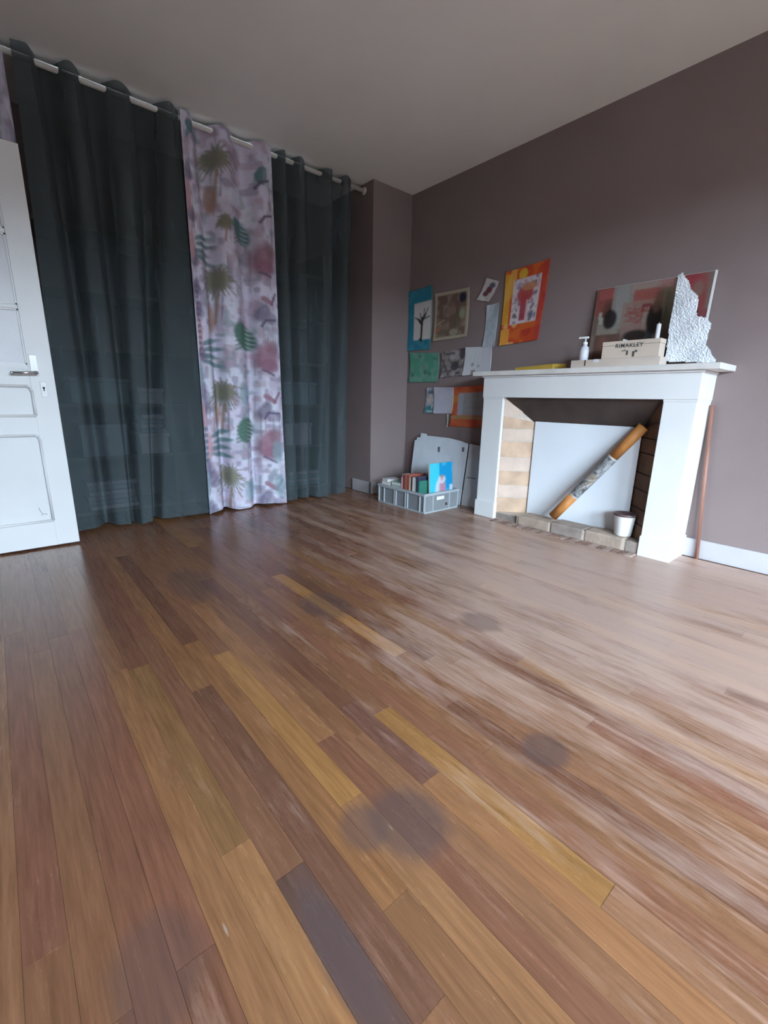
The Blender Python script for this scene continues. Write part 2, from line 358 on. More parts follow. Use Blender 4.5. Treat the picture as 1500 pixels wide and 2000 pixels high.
# corner pieces behind the eared moulding
for z1 in (0.663, 0.930):
    MB().prism([(PXR + .001, DY + .0008, z1 + .001), (PXR + .001, DY + .0008, z1 - .03), (PXR - .006, DY + .0008, z1 - .009), (PXR - .022, DY + .0008, z1 + .001)], (0, .02, 0)).build('panel_corner', m_door, door)
m_handle = mat('handle_metal', (0.62, 0.61, 0.60), 0.28, 0.05, 20, 0, 80, 0.6, metal=0.85)
m_plate = mat('handle_plate', (0.80, 0.80, 0.80), 0.22, 0.03, 12, 0, 80, 0.6)
hd = MB().box(0.183, DY - .006, 0.985, 0.219, DY, 1.095, 0.003).build('handle_plate', m_plate, door)
h = MB().tube((0.200, DY - .002, 1.0), (0.200, DY - .048, 1.0), 0.010, 14).tube((0.212, DY - .046, 1.001), (0.105, DY - .046, 0.996), 0.0085, 14, 0.0075)
h.tube((0.105, DY - .046, 0.996), (0.098, DY - .040, 0.996), 0.0085, 14)
h.build('handle', m_handle, door, True)
MB().box(0.214, DY - .004, 0.872, 0.244, DY, 0.955, 0.003).build('keyhole_plate', m_plate, door)
MB().tube((0.229, DY - .0055, 0.922), (0.229, DY - .0035, 0.922), 0.006, 12).box(0.2265, DY - .0055, 0.905, 0.2315, DY - .0035, 0.922).build('keyhole', mat('keyhole_dark', (0.02, 0.02, 0.02), 0.6, 0.1), door)
s = MB()
for (xa, za), (xb, zb) in (((0.115, 0.245), (0.120, 0.222)), ((0.120, 0.222), (0.131, 0.206)), ((0.131, 0.206), (0.150, 0.203)), ((0.128, 0.208), (0.121, 0.200))):
    s.tube((xa, DY + .0115, za), (xb, DY + .0115, zb), 0.0022, 6)
s.build('scuff_mark', mat('scuff_grey', (0.38, 0.38, 0.38), 0.7, 0.3, 60), door)
for z in (0.25, 1.0, 1.85): MB().tube((DX0 - .005, DY - .004, z - .045), (DX0 - .005, DY - .004, z + .045), 0.009, 12).build('hinge', m_handle, door)
tr = MB().box(XL, 2.33, 0, XL + .018, 2.40, 2.20).box(XL, 3.26, 0, XL + .018, 3.33, 2.20).box(XL, 2.33, 2.13, XL + .018, 3.33, 2.20)
tag(tr.build('trim_1', m_door), kind='structure')

# ------------------------------------------------------------------ painted surfaces (flat prints)
class Cv:
    """small canvas; u runs left to right, v top to bottom, colours are linear albedo"""
    def __init__(s, w, h, c):
        s.w, s.h = w, h; s.a = np.ones((h, w, 3)) * np.array(c, float)
        s.V, s.U = np.meshgrid((np.arange(h) + .5) / h, (np.arange(w) + .5) / w, indexing='ij')
        s.rs = np.random.RandomState(5)
    def mask(s, m, c, k=1.0):
        m = np.clip(m, 0, 1)[..., None] * k; s.a = s.a * (1 - m) + np.array(c, float) * m; return s
    def rect(s, u0, v0, u1, v1, c, k=1): return s.mask(((s.U >= u0) & (s.U <= u1) & (s.V >= v0) & (s.V <= v1)).astype(float), c, k)
    def ell(s, u, v, ru, rv, c, k=1, soft=0.15, ang=0):
        asp = s.h / s.w; du = s.U - u; dv = (s.V - v) * asp; ca, sa = math.cos(ang), math.sin(ang)
        x = du * ca + dv * sa; y = -du * sa + dv * ca
        d = np.sqrt((x / ru) ** 2 + (y / (rv * asp)) ** 2)
        return s.mask((1 + soft - d) / (2 * soft), c, k)
    def line(s, u0, v0, u1, v1, wd, c, k=1):
        asp = s.h / s.w; ax, ay, bx, by = u0, v0 * asp, u1, v1 * asp
        px, py = s.U, s.V * asp; dx, dy = bx - ax, by - ay
        t = np.clip(((px - ax) * dx + (py - ay) * dy) / (dx * dx + dy * dy + 1e-9), 0, 1)
        d = np.sqrt((px - ax - t * dx) ** 2 + (py - ay - t * dy) ** 2)
        return s.mask((wd - d) / (wd * .5), c, k)
    def smooth_noise(s, n):
        """bilinear value noise with about n cells across"""
        gh = max(2, int(n * s.h / s.w)) + 2; g = s.rs.rand(gh, n + 2)
        y = s.V * (gh - 1.001); x = s.U * (n + 1 - .001); yi = y.astype(int); xi = x.astype(int); fy = y - yi; fx = x - xi
        fx = fx * fx * (3 - 2 * fx); fy = fy * fy * (3 - 2 * fy)
        return (g[yi, xi] * (1 - fx) + g[yi, xi + 1] * fx) * (1 - fy) + (g[yi + 1, xi] * (1 - fx) + g[yi + 1, xi + 1] * fx) * fy
    def blot(s, n, thr, c, k=1, region=None):
        m = np.clip((s.smooth_noise(n) - thr) * 6, 0, 1)
        if region is not None: m = m * region
        return s.mask(m, c, k)
    def grain(s, amt):
        s.a *= (1 + amt * (s.rs.rand(s.h, s.w, 1) - .5) * 2); return s
    def box(s, u0, v0, u1, v1): return ((s.U >= u0) & (s.U <= u1) & (s.V >= v0) & (s.V <= v1)).astype(float)

def grid_mesh(name, P, cv, m, parent=None, thick=0.0, smooth=True):
    """P(u, v) -> point for arrays; one face per canvas pixel, coloured from the canvas"""
    w_, h_ = cv.w, cv.h
    vv, uu = np.meshgrid(np.linspace(0, 1, h_ + 1), np.linspace(0, 1, w_ + 1), indexing='ij')
    pts = np.stack(P(uu.ravel(), vv.ravel()), axis=1)
    idx = np.arange((h_ + 1) * (w_ + 1)).reshape(h_ + 1, w_ + 1)
    f = np.stack([idx[:-1, :-1], idx[1:, :-1], idx[1:, 1:], idx[:-1, 1:]], axis=-1).reshape(-1, 4)
    me = bpy.data.meshes.new(name)
    me.vertices.add(len(pts)); me.vertices.foreach_set('co', pts.astype(np.float32).ravel())
    me.loops.add(f.size); me.loops.foreach_set('vertex_index', f.ravel().astype(np.int32))
    me.polygons.add(len(f)); me.polygons.foreach_set('loop_start', np.arange(0, f.size, 4, dtype=np.int32))
    me.polygons.foreach_set('loop_total', np.full(len(f), 4, dtype=np.int32))
    me.update(calc_edges=True)
    # vertex colours: average of the pixels that meet there
    pad = np.pad(cv.a, ((1, 1), (1, 1), (0, 0)), mode='edge')
    vc = (pad[:-1, :-1] + pad[1:, :-1] + pad[:-1, 1:] + pad[1:, 1:]) / 4
    at = me.color_attributes.new('print', 'FLOAT_COLOR', 'POINT')
    at.data.foreach_set('color', np.concatenate([np.clip(vc, 0, 1), np.ones(vc.shape[:2] + (1,))], axis=-1).astype(np.float32).ravel())
    o = link_mesh(name, me, m, parent, smooth)
    if thick > 0:
        md = o.modifiers.new('thickness', 'SOLIDIFY'); md.thickness = thick; md.offset = 0
    return o

# ------------------------------------------------------------------ curtains on a rod
YC = 3.45
m_rod = mat('rod_paint', (0.62, 0.60, 0.56), 0.45, 0.05, 20)
rod = empty('curtain_rod', (1.0, YC, 2.612), 'pale round curtain rod fixed just below the ceiling above the curtains', 'curtain rod')
MB().tube((XL, YC, 2.612), (XE, YC, 2.612), 0.0155, 20).build('pole', m_rod, rod, True)
for x0, x1 in ((XL, XL + .012), (XE - .012, XE)): MB().tube((x0, YC, 2.612), (x1, YC, 2.612), 0.028, 20).build('end_socket', m_rod, rod, True)

def curtain(name, crest, zbot, m, cv, label, seed, amp=0.055, sway=0.0, spread=None, thick=0.0, ztop=2.648):
    """crest: list of (x, depth -1..1) fold lines at the rod, +1 in front of the rod"""
    xs = np.array([c[0] for c in crest]); ds = np.array([c[1] for c in crest])
    rs = np.random.RandomState(seed)
    n = len(xs); tk = np.linspace(0, 1, n)
    j1 = rs.uniform(-.35, .35, n); j2 = rs.uniform(-.03, .03, n); j2[0] = j2[-1] = 0
    xb = np.array(spread) if spread is not None else xs
    ph = rs.uniform(0, 6.28, 4)
    lo = np.minimum(ds[:-1], ds[1:]); hi = np.maximum(ds[:-1], ds[1:]); falling = ds[1:] < ds[:-1]
    deep = rs.uniform(.75, 1.3, n)
    def P(u, v):
        i = np.clip((u * (n - 1)).astype(int), 0, n - 2); t = u * (n - 1) - i
        vv = v ** 1.15
        xa = xs[i] * (1 - t) + xs[i + 1] * t; xbb = (xb[i] + j2[i] * vv) * (1 - t) + (xb[i + 1] + j2[i + 1] * vv) * t
        c = np.where(falling[i], t, 1 - t)                      # 0 on the front crest, 1 in the valley
        c0 = (1 - np.cos(np.pi * c)) / 2; k = 1 + 3.2 * vv
        dp = np.where(falling[i], deep[i + 1], deep[i])
        d = (hi[i] * (1 - .45 * vv)) * (1 - c0 ** k) + lo[i] * (1 + (dp - .9) * vv) * c0 ** k
        d0 = hi[i] * (1 - c0) + lo[i] * c0
        x = xa * (1 - vv) + xbb * vv + 0.004 * np.sin(5 * v + ph[0] + 9 * u) * vv
        y = YC - amp * d + 0.008 * np.sin(7 * u + 3.1 * v + ph[1]) * v + 0.005 * np.sin(19 * u - 2 * v + ph[2]) * v + 0.003 * np.sin(60 * u + 4 * v + ph[3]) * v
        zb = zbot(u)
        z = ztop - 0.004 * (1 - d0) * (1 - v) ** 8 + (zb - ztop) * v
        return x, y, z
    o = grid_mesh(name, P, cv, m, thick=thick)
    return tag(o, label, 'curtain')
m_dark = cloth_mat('sheer_slate_cloth', (0.064, 0.082, 0.088), 0.21)
m_flor = cloth_mat('printed_cotton', (1, 1, 1), 0.0, True)
GREY = (0.1, 0.1, 0.1)
curtain('curtain', [(.335, .8), (.395, 1), (.48, -1), (.585, 1), (.69, -1), (.825, 1), (.97, -1), (1.10, 1), (1.160, .3)],
        lambda u: 0.004 + 0.022 * np.abs(np.sin(5.2 * u + .4)), m_dark, Cv(170, 60, GREY), 'dark slate sheer curtain hanging beside the white door', 3, amp=.070,
        spread=[.27, .36, .485, .58, .66, .71, .775, .88, 1.160])
curtain('curtain', [(1.80, .1), (1.815, -.6), (1.892, 1), (1.95, -.8), (2.025, 1), (2.16, -1), (2.30, 1), (2.385, -.9), (2.46, 1), (2.515, .5)],
        lambda u: 0.004 + 0.026 * np.abs(np.sin(4.2 * u + .1)), m_dark, Cv(170, 60, GREY), 'dark slate sheer curtain hanging right of the floral one, nearest the corner', 8,
        spread=[1.74, 1.80, 1.88, 1.93, 2.00, 2.10, 2.21, 2.30, 2.39, 2.43])

# floral print: each motif is set at its height on the cloth (z) and across it (s)
def Cx(px, py):
    """place on the printed cloth of a motif seen in the photograph"""
    d = Rm @ np.array([px - 750, py - 1000, 871.3]); p = d * YC / d[1]
    x = p[0]; z = p[2] + .9
    v = (2.648 - z) / 2.63
    xl = 1.16 + (1.155 - 1.16) * v; xr = 1.79 + (1.815 - 1.79) * v
    return (x - xl) / (xr - xl), v
def floral(W, H, shift=(0, 0), seed=1):
    cv = Cv(W, H, (0.60, 0.565, 0.68)); cv.rs = np.random.RandomState(seed)
    cv.blot(5, .5, (0.62, 0.64, 0.72), .7); cv.blot(7, .58, (0.44, 0.38, 0.47), .6)
    cv.blot(15, .62, (0.27, 0.24, 0.33), .65); cv.blot(13, .64, (0.40, 0.29, 0.35), .6); cv.blot(17, .70, (0.22, 0.28, 0.30), .6)
    for _ in range(46):
        uu, v0 = cv.rs.rand(), cv.rs.rand(); cv.line(uu, v0, uu + cv.rs.uniform(-.01, .01), v0 + cv.rs.uniform(.04, .12), .010, (0.30, .25, .28) if cv.rs.rand() > .4 else (.20, .24, .24), .55)
    def E(px, py, rx, ry, c, k=.85, ang=0, soft=.25):
        rx *= 1.2; ry *= 1.12; u, v = Cx(px, py); sx = 1 / (165 + (py - 500) * -.02); cv.ell(u + shift[0], v + shift[1], rx * sx, ry / 268 / 2.63 * (1.0 if py > 500 else .82), c, k, soft, ang)
    def Ln(x0, y0, x1, y1, wd, c, k=.85):
        a, b_ = Cx(x0, y0); a2, b2 = Cx(x1, y1); cv.line(a + shift[0], b_ + shift[1], a2 + shift[0], b2 + shift[1], wd / 165, c, k)
    GREEN = (0.085, 0.17, 0.13); TEAL = (0.10, 0.19, 0.20); OLV = (0.20, 0.19, 0.14); MAUVE = (0.30, 0.155, 0.20); PURP = (0.13, 0.105, 0.17); TRUNK = (0.30, 0.20, 0.14); PINK = (0.50, 0.29, 0.32)
    # palm crowns with fronds, and their trunks
    for (px, py, r) in ((432, 318, 30), (440, 552, 31), (453, 768, 31), (466, 930, 29), (448, 438, 14)):
        for a in np.linspace(0, 2 * math.pi, 22, endpoint=False):
            rr = r * cv.rs.uniform(.7, 1.15); kx, ky = math.cos(a) * rr, math.sin(a) * rr * 1.1
            Ln(px, py, px + kx * .6, py + ky * .7, 2.4, OLV if cv.rs.rand() > .35 else (0.13, .17, .14), .8)
            Ln(px + kx * .6, py + ky * .7, px + kx, py + ky + abs(kx) * .35, 1.5, OLV, .75)
        E(px, py - 3, r * .5, r * .5, OLV, .7)
        Ln(px + 2, py + r * .7, px + 1, py + r * 2.6, 2.4, TRUNK, .8); Ln(px + 7, py + r * .7, px + 8, py + r * 2.4, 1.0, PURP, .6)
    for (px, py) in ((428, 395), (431, 625), (443, 810)): E(px, py, 6.5, 24, (0.34, 0.21, 0.16), .85)
    # split leaves
    for (px, py, rx, ry, ang, c) in ((474, 452, 10, 26, -.5, TEAL), (484, 658, 13, 26, -.5, GREEN), (490, 838, 12, 24, 0, GREEN), (390, 262, 18, 10, .2, TEAL), (500, 345, 9, 18, .3, TEAL)):
        E(px, py, rx, ry, c, .95, ang, .12)
        for k in range(-2, 3): Ln(px, py + k * ry * .32, px + rx * 1.2, py + k * ry * .32 + 8, 1.3, (.5, .5, .56), .55); Ln(px, py + k * ry * .32, px - rx * 1.2, py + k * ry * .32 + 8, 1.3, c, .8)
    for (px, py) in ((408, 492), (425, 692), (444, 868)):
        for k in range(4): E(px + (k % 2) * 6, py - 22 + k * 14, 17, 4.5, TEAL, .85, -.25 + .15 * k)
    # wading birds in the right-hand column
    for (px, py) in ((510, 510), (519, 700), (526, 868)):
        E(px, py, 17, 30, MAUVE, .88, .3); E(px + 4, py + 14, 15, 12, (0.27, .13, .18), .7); E(px + 8, py - 18, 10, 14, (0.24, .14, .17), .6)
        Ln(px - 8, py + 24, px + 12, py + 33, 3, PURP, .8)
        Ln(px - 2, py + 75, px + 14, py + 84, 6, MAUVE, .9); Ln(px + 14, py + 84, px + 22, py + 66, 3.6, (0.22, .12, .18), .85)
        E(px - 2, py + 102, 8, 18, PURP, .75, .6); E(px + 12, py + 112, 13, 11, (0.2, .17, .24), .65)
    for (px, py) in ((508, 430), (516, 632), (526, 812), (500, 362)):
        Ln(px - 9, py + 6, px - 3, py - 5, 3.2, PURP, .9); Ln(px - 3, py - 5, px + 16, py - 6, 2.6, PURP, .9); Ln(px + 16, py - 6, px + 17, py + 60, 1.1, (.2, .17, .22), .7)
    # left-hand column: small leaves, dark birds, pink stems
    for (px, py) in ((372, 420), (378, 505), (384, 562), (390, 605), (396, 690), (400, 760), (405, 790), (413, 905), (424, 930), (420, 985), (365, 340)):
        E(px + 4, py, 10, 15, PURP, .72, .5); E(px + 14, py + 10, 7, 8, (0.16, .14, .20), .6)
    for (px, py) in ((376, 478), (398, 652), (402, 815), (421, 868), (370, 385)): E(px, py, 7, 27, PINK, .85, 0)
    for py in range(560, 700, 11): E(386 + (py - 560) * .1, py, 6, 3, PURP, .7)
    for py in range(835, 905, 12): E(406 + (py - 835) * .06, py, 10, 4, (0.12, .17, .24), .8)
    for (px, py) in ((395, 730), (408, 985), (486, 770), (540, 880), (545, 945), (500, 955), (415, 940)): E(px, py, 8, 22, (.20, .30, .33), .7)
    cv.grain(.10)
    return cv
cvf = floral(150, 560)
curtain('curtain', [(1.165, .9), (1.21, 1), (1.30, -1), (1.44, 1), (1.585, -1), (1.72, 1), (1.795, .6)],
        lambda u: 0.006 + 0.018 * (1 + np.sin(13 * u + 4.0)) * .5, m_flor, cvf, 'white curtain printed with palms, leaves and pink birds, between two dark curtains', 5, amp=.05,
        spread=[1.150, 1.20, 1.33, 1.42, 1.56, 1.68, 1.82])
curtain('curtain', [(-.20, .6), (-.10, 1), (0.0, -1), (.10, .9), (.19, -1), (.25, .6), (.30, .2)],
        lambda u: 0.006 + 0.018 * (1 + np.sin(13 * u + 1.0)) * .5, m_flor, floral(70, 260, (0.2, .1), 4), 'printed curtain almost wholly hidden behind the white door', 15, amp=.05)

# ------------------------------------------------------------------ storage shelves dimly seen through the sheer curtains
m_wood = mat('shelf_wood', (0.20, 0.17, 0.14), 0.6, 0.1, 8, stretch=(6, 1, 1))
sh = empty('shelving_unit', (1.5, 3.85, 0), 'open shelving dimly seen through the dark curtains', 'shelf')
SX0, SX1, SY0, SY1 = 0.30, 2.37, 3.62, 4.02
for x in (SX0, 1.00, 1.69, SX1): MB().box(x - .011, SY0, 0, x + .011, SY1, 2.1).build('upright', m_wood, sh)
for z in (0.08, 0.46, 0.82, 1.18, 1.54, 1.90):
    for x0, x1 in ((SX0, 1.00), (1.00, 1.69), (1.69, SX1)): MB().box(x0 + .012, SY0, z - .011, x1 - .012, SY1, z + .011).build('shelf_board', m_wood, sh)
m_pale = mat('pale_card', (0.70, 0.70, 0.74), 0.7, 0.05); m_blue = mat('blue_grey_plastic', (0.40, 0.48, 0.58), 0.5, 0.06)
m_lil = mat('lilac_cloth', (0.60, 0.57, 0.68), 0.9, 0.1, 12); m_teal = mat('teal_plastic', (0.30, 0.44, 0.44), 0.5, 0.06)
def storage_box(x0, x1, zb, h_, m, label, y0=3.64, d=.30):
    o = empty('storage_box', ((x0 + x1) / 2, y0 + d / 2, zb), label, 'box')
    MB().box(x0, y0, zb, x1, y0 + d, zb + h_ - .03, .006).build('body', m, o)
    MB().box(x0 - .008, y0 - .008, zb + h_ - .03, x1 + .008, y0 + d + .008, zb + h_, .006).build('lid', m, o)
    return o
ORD = ('lowest', 'second', 'third', 'fourth', 'fifth', 'topmost')
def stack(x0, x1, zb, n, ms, label, y0=3.64, group=None):
    for i in range(n):
        o = MB().box(x0 + random.uniform(-.012, .012), y0 + random.uniform(0, .012), zb + i * .034, x1 + random.uniform(-.012, .012), y0 + .28, zb + i * .034 + .032, .010).build('folded_blanket', ms[i % len(ms)])
        tag(o, label % (ORD[i] if i < n - 1 else 'topmost'), 'blanket', group)
storage_box(.40, .74, .831, .17, m_teal, 'teal storage box behind the curtain by the door, at table height')
storage_box(.42, .70, .471, .22, m_blue, 'blue grey storage box low behind the curtain by the door')
storage_box(.78, .97, .471, .15, m_pale, 'small pale box low behind the curtain by the door')
storage_box(.80, .96, .831, .11, m_pale, 'flat pale box on the shelf behind the curtain by the door')
storage_box(1.95, 2.28, .831, .2, m_blue, 'blue grey box behind the curtain nearest the corner')
storage_box(1.95, 2.22, .471, .2, m_lil, 'lilac box behind the curtain nearest the corner')
stack(.42, .72, .091, 6, [m_pale, m_blue, m_lil], '%s folded blanket in the low stack behind the curtain by the door', group='folded blankets behind the left dark curtain')
stack(.80, .95, .621 + .0, 4, [m_blue, m_pale], '%s folded cloth stacked on the small pale box behind the curtain', group='folded cloths on the small pale box')
stack(1.98, 2.3, .091, 4, [m_teal, m_lil], '%s folded blanket low behind the curtain nearest the corner', group='folded blankets behind the right dark curtain')

# ------------------------------------------------------------------ fireplace
XF = 2.873; YO0, YO1 = 0.950, 2.023; YR, YL = 0.787, 2.196; ZO = 0.926; ZS0, ZS1 = 1.080, 1.112
fp = empty('fireplace', (XW - .12, (YR + YL) / 2, 0), 'white painted fireplace surround with mantel shelf and open hearth', 'fireplace')
MB().box(XF + .004, YO1, 0, XW, YL, ZO - .012, .002).build('jamb', m_white, fp)
MB().box(XF + .004, YR, 0, XW, YO0, ZO - .012, .002).build('jamb', m_white, fp)
MB().box(XF - .006, YO1 - .004, 0, XW, YL + .008, .125, .003).build('plinth', m_white, fp)
MB().box(XF - .006, YR - .008, 0, XW, YO0 + .004, .125, .003).build('plinth', m_white, fp)
MB().box(XF - .004, YR - .004, ZO, XW, YL + .004, ZS0, .002).build('frieze', m_white, fp)
for ya, yb in ((YR - .001, YO0 + .001), (YO1 - .001, YL + .001)): MB().box(XF + .001, ya, ZO - .012, XW, yb, ZO).build('capital', m_white, fp)
MB().box(2.835, .702, ZS0, XW, 2.285, ZS1, .004).build('mantel_shelf', m_shelf, fp)
MB().box(XF - .016, YR - .012, ZS0 - .012, XW, YL + .012, ZS0, .003).build('shelf_moulding', m_white, fp)
XB = 3.045
m_soot = mat('sooted_plaster', (0.066, 0.047, 0.040), 0.9, 0.25, 6, 0.3, 30)
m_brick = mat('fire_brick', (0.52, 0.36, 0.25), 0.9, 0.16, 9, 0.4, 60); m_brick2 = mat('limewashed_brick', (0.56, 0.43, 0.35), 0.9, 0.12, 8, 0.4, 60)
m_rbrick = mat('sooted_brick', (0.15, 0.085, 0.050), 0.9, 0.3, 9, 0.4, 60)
m_mortar = mat('pale_mortar', (0.54, 0.46, 0.39), 0.95, 0.1, 30, 0.4, 120)
# hood slopes from behind the frieze down to the top of the closing board
MB().prism([(XF + .03, YO1, ZO + .002), (XB + .012, YO1, .752), (XB + .012, YO0, .752), (XF + .03, YO0, ZO + .002)], (.02, 0, .03)).build('hood', m_soot, fp)
MB().box(XB + .03, YO0, .03, XB + .06, YO1, .80).build('fireback', m_soot, fp)
# splayed cheeks laid in courses
def cheek(ya, yb, sgn, mats_, courses):
    A = Vector((XF + .03, ya, 0)); Bv = Vector((XB + .02, yb, 0)); d = (Bv - A); nrm = Vector((0, sgn, 0)) * .05
    def ztop(t): return (ZO + .004) * (1 - t) + .756 * t
    pts = [A + Vector((0, sgn * .006, 0)), Bv + Vector((0, sgn * .006, 0)), Bv + Vector((0, sgn * .006, ztop(1))), A + Vector((0, sgn * .006, ztop(0)))]
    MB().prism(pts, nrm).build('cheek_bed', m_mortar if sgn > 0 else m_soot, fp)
    for i, (z0, z1) in enumerate(courses):
        cuts = (0, 1)
        for t0, t1 in zip(cuts, cuts[1:]):
            t0 += .012; t1 -= .012
            za0, za1 = min(z1 - .008, ztop(t0) - .008), min(z1 - .008, ztop(t1) - .008)
            if za0 < z0 + .02: continue
            if za1 < z0 + .02:
                t1 = max(t0 + .1, (ZO - z0 - .03) / (ZO - .756)) if z0 > .76 else t1
                t1 = min(t1, 1); za1 = max(min(z1 - .008, ztop(t1) - .008), z0 + .004)
            p0, p1 = A + d * t0, A + d * t1
            off = Vector((0, -sgn * random.uniform(0, .004), 0))
            q = [p0 + Vector((0, 0, z0)) + off, p1 + Vector((0, 0, z0)) + off, p1 + Vector((0, 0, za1)) + off, p0 + Vector((0, 0, za0)) + off]
            MB().prism(q, Vector((0, sgn * .02, 0))).build('brick', mats_[i % len(mats_)], fp)
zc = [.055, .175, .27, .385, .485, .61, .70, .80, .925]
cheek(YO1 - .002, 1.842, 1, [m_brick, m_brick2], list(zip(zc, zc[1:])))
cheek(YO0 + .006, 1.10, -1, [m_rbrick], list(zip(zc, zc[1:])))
# raised hearth: stone blocks along the front, mortar between, rubble bed behind
m_stone = mat('hearth_stone', (0.30, 0.245, 0.21), 0.95, 0.2, 14, 0.6, 70); m_stone2 = mat('hearth_stone_warm', (0.37, 0.285, 0.225), 0.95, 0.2, 12, 0.6, 70)
MB().box(XF + .03, YO0, 0, XB + .03, YO1, .055).build('hearth_bed', m_mortar, fp)
for i, (y1, y0, ht, x0) in enumerate(((2.018, 1.812, .052, 2.90), (1.803, 1.546, .072, 2.872), (1.536, 1.302, .078, 2.872), (1.292, 1.045, .080, 2.874), (1.036, .955, .074, 2.876))):
    o = MB().box(x0, y0, 0, x0 + .155, y1, ht, .010).build('hearth_block', m_stone if i % 2 == 0 else m_stone2, fp)
for y in (1.807, 1.541, 1.297, 1.040): MB().box(2.878, y - .006, 0, 3.02, y + .006, .070).build('mortar_joint', m_mortar, fp)
# thin floor bricks set on edge in front of the hearth
m_paver = mat('edge_brick', (0.25, 0.16, 0.125), 0.85, 0.3, 18, 0.5, 80); m_paver2 = mat('edge_brick_pale', (0.34, 0.25, 0.21), 0.85, 0.3, 18, 0.5, 80)
y = YO0 + .01; i = 0
while y < YO1 - .03:
    wd = random.uniform(.036, .05)
    MB().box(2.795 + random.uniform(-.004, .004), y, -.004, XF + .004, min(y + wd - .006, YO1 - .005), .0045 + random.uniform(0, .003), .0015).build('edge_brick', m_paver if (i * 7) % 5 > 1 else m_paver2, fp)
    y += wd; i += 1

# board that closes the back of the firebox
bd = MB().box(XB, 1.098, .0555, XB + .008, 1.838, .757, .001).build('closing_board', mat('white_melamine', (0.74, 0.78, 0.82), 0.5, 0.02, 3))
tag(bd, 'plain white board closing the back of the fireplace', 'board')

# printed cardboard tube leaning across the opening
tb = empty('cardboard_tube', (2.94, 1.56, .08), 'orange brown cardboard tube with a printed band, leaning across the fireplace', 'tube')
pA = Vector((2.945, 1.562, .105)); pB = Vector((3.00, 1.075, .765)); R_ = .033
m_kraft = mat('orange_kraft', (0.42, 0.165, 0.042), 0.6, 0.15, 14, 0.1, 60)
MB().tube(pA, pA + (pB - pA) * .26, R_, 24).build('tube_end', m_kraft, tb, True)
MB().tube(pA + (pB - pA) * .70, pB, R_, 24).build('tube_end', m_kraft, tb, True)
cvt = Cv(90, 110, (0.20, 0.20, 0.20))
cvt.blot(9, .55, (.34, .34, .34), .8); cvt.blot(14, .55, (.06, .06, .065), .9); cvt.blot(20, .62, (.42, .42, .44), .6); cvt.blot(6, .68, (.33, .25, .16), .6)
for k in range(16): cvt.line(cvt.rs.rand(), cvt.rs.rand(), cvt.rs.rand(), cvt.rs.rand(), .012, (.05, .05, .05) if k % 2 else (.55, .55, .56), .6)
cvt.rect(0, .0, 1, .035, (.55, .52, .48), .8); cvt.rect(0, .965, 1, 1, (.55, .52, .48), .8)
dd = (pB - pA).normalized(); aa = dd.orthogonal().normalized(); bb = dd.cross(aa)
def PT(u, v):
    t = 2 * np.pi * u; q = np.array(pA)[None] + np.array(pB - pA)[None] * (.258 + .444 * (1 - v))[:, None] + (R_ + .0008) * (np.cos(t)[:, None] * np.array(aa)[None] + np.sin(t)[:, None] * np.array(bb)[None])
    return q[:, 0], q[:, 1], q[:, 2]
grid_mesh('printed_band', PT, cvt, paint_mat('printed_paper', .5), tb)

# small white bucket on the hearth
bk = empty('bucket', (2.955, 1.085, .082), 'small white plastic bucket standing on the hearth blocks', 'bucket')
m_bk = mat('white_plastic', (0.86, 0.87, 0.86), 0.35, 0.03)
c = (2.955, 1.085, .082)
MB().lathe(c, [(.046, 0), (.050, .003), (.061, .125), (.064, .128), (.064, .138), (.060, .140), (.058, .136), (.048, .012), (.0, .010)]).build('body', m_bk, bk, True)
MB().lathe(c, [(.0655, .128), (.0672, .131), (.0672, .141), (.0655, .143), (.058, .143), (.054, .06), (.0, .06)]).build('rim', mat('dark_rim', (0.10, 0.06, 0.06), 0.5, 0.2), bk, True)

# stick leaning in the corner right of the fireplace
st = MB().tube((3.096, .700, .001), (3.100, .772, .90), .0105, 14, .0105).build('wooden_stick', mat('red_brown_wood', (0.27, 0.13, 0.095), 0.5, 0.2, 10, stretch=(4, 4, .5)), None, True)
tag(st, 'thin reddish wooden stick leaning on the wall right of the fireplace', 'stick')

# ------------------------------------------------------------------ things on the mantel shelf
ZM = ZS1
m_box = mat('pale_wood_box', (0.60, 0.50, 0.41), 0.6, 0.08, 10, 0.1, 60, stretch=(1, .25, 1))
m_tray = mat('pale_wood_tray', (0.58, 0.49, 0.42), 0.6, 0.10, 12, 0.1, 60, stretch=(1, .25, 1))
ty = empty('wooden_tray', (2.96, 1.245, ZM), 'long shallow pale wooden tray lying on the mantel shelf', 'tray')
TX0, TX1, TY0, TY1 = 2.87, 2.972, 1.00, 1.522
MB().box(TX0, TY0, ZM, TX1, TY1, ZM + .048, .003).build('base', m_tray, ty)
MB().box(TX0 - .002, 1.425, ZM + .012, TX0 + .01, 1.431, ZM + .046).build('clasp', m_soot, ty)
MB().box(TX0 - .003, 1.345, ZM + .03, TX0 + .01, 1.375, ZM + .0485, .001).build('label_tab', m_pale, ty)
gb = empty('wooden_game_box', (2.95, 1.18, ZM + .049), 'pale wooden lettered box lying on the tray on the mantel', 'box')
GX0, GY0, GY1, GZ = 2.885, 1.018, 1.338, ZM + .049
MB().box(GX0, GY0, GZ, GX0 + .082, GY1, GZ + .072, .002).build('body', m_box, gb)
MB().box(GX0 - .001, GY0 - .001, GZ + .073, GX0 + .083, GY1 + .001, GZ + .097, .002).build('lid', m_box, gb)
m_ink = mat('dark_ink', (0.07, 0.075, 0.065), 0.7, 0.2, 40)
fc = bpy.data.curves.new('lettering', 'FONT'); fc.body = 'RIMAKLEY'; fc.size = .031; fc.extrude = .0004; fc.space_character = 1.13
fc.offset = .0009
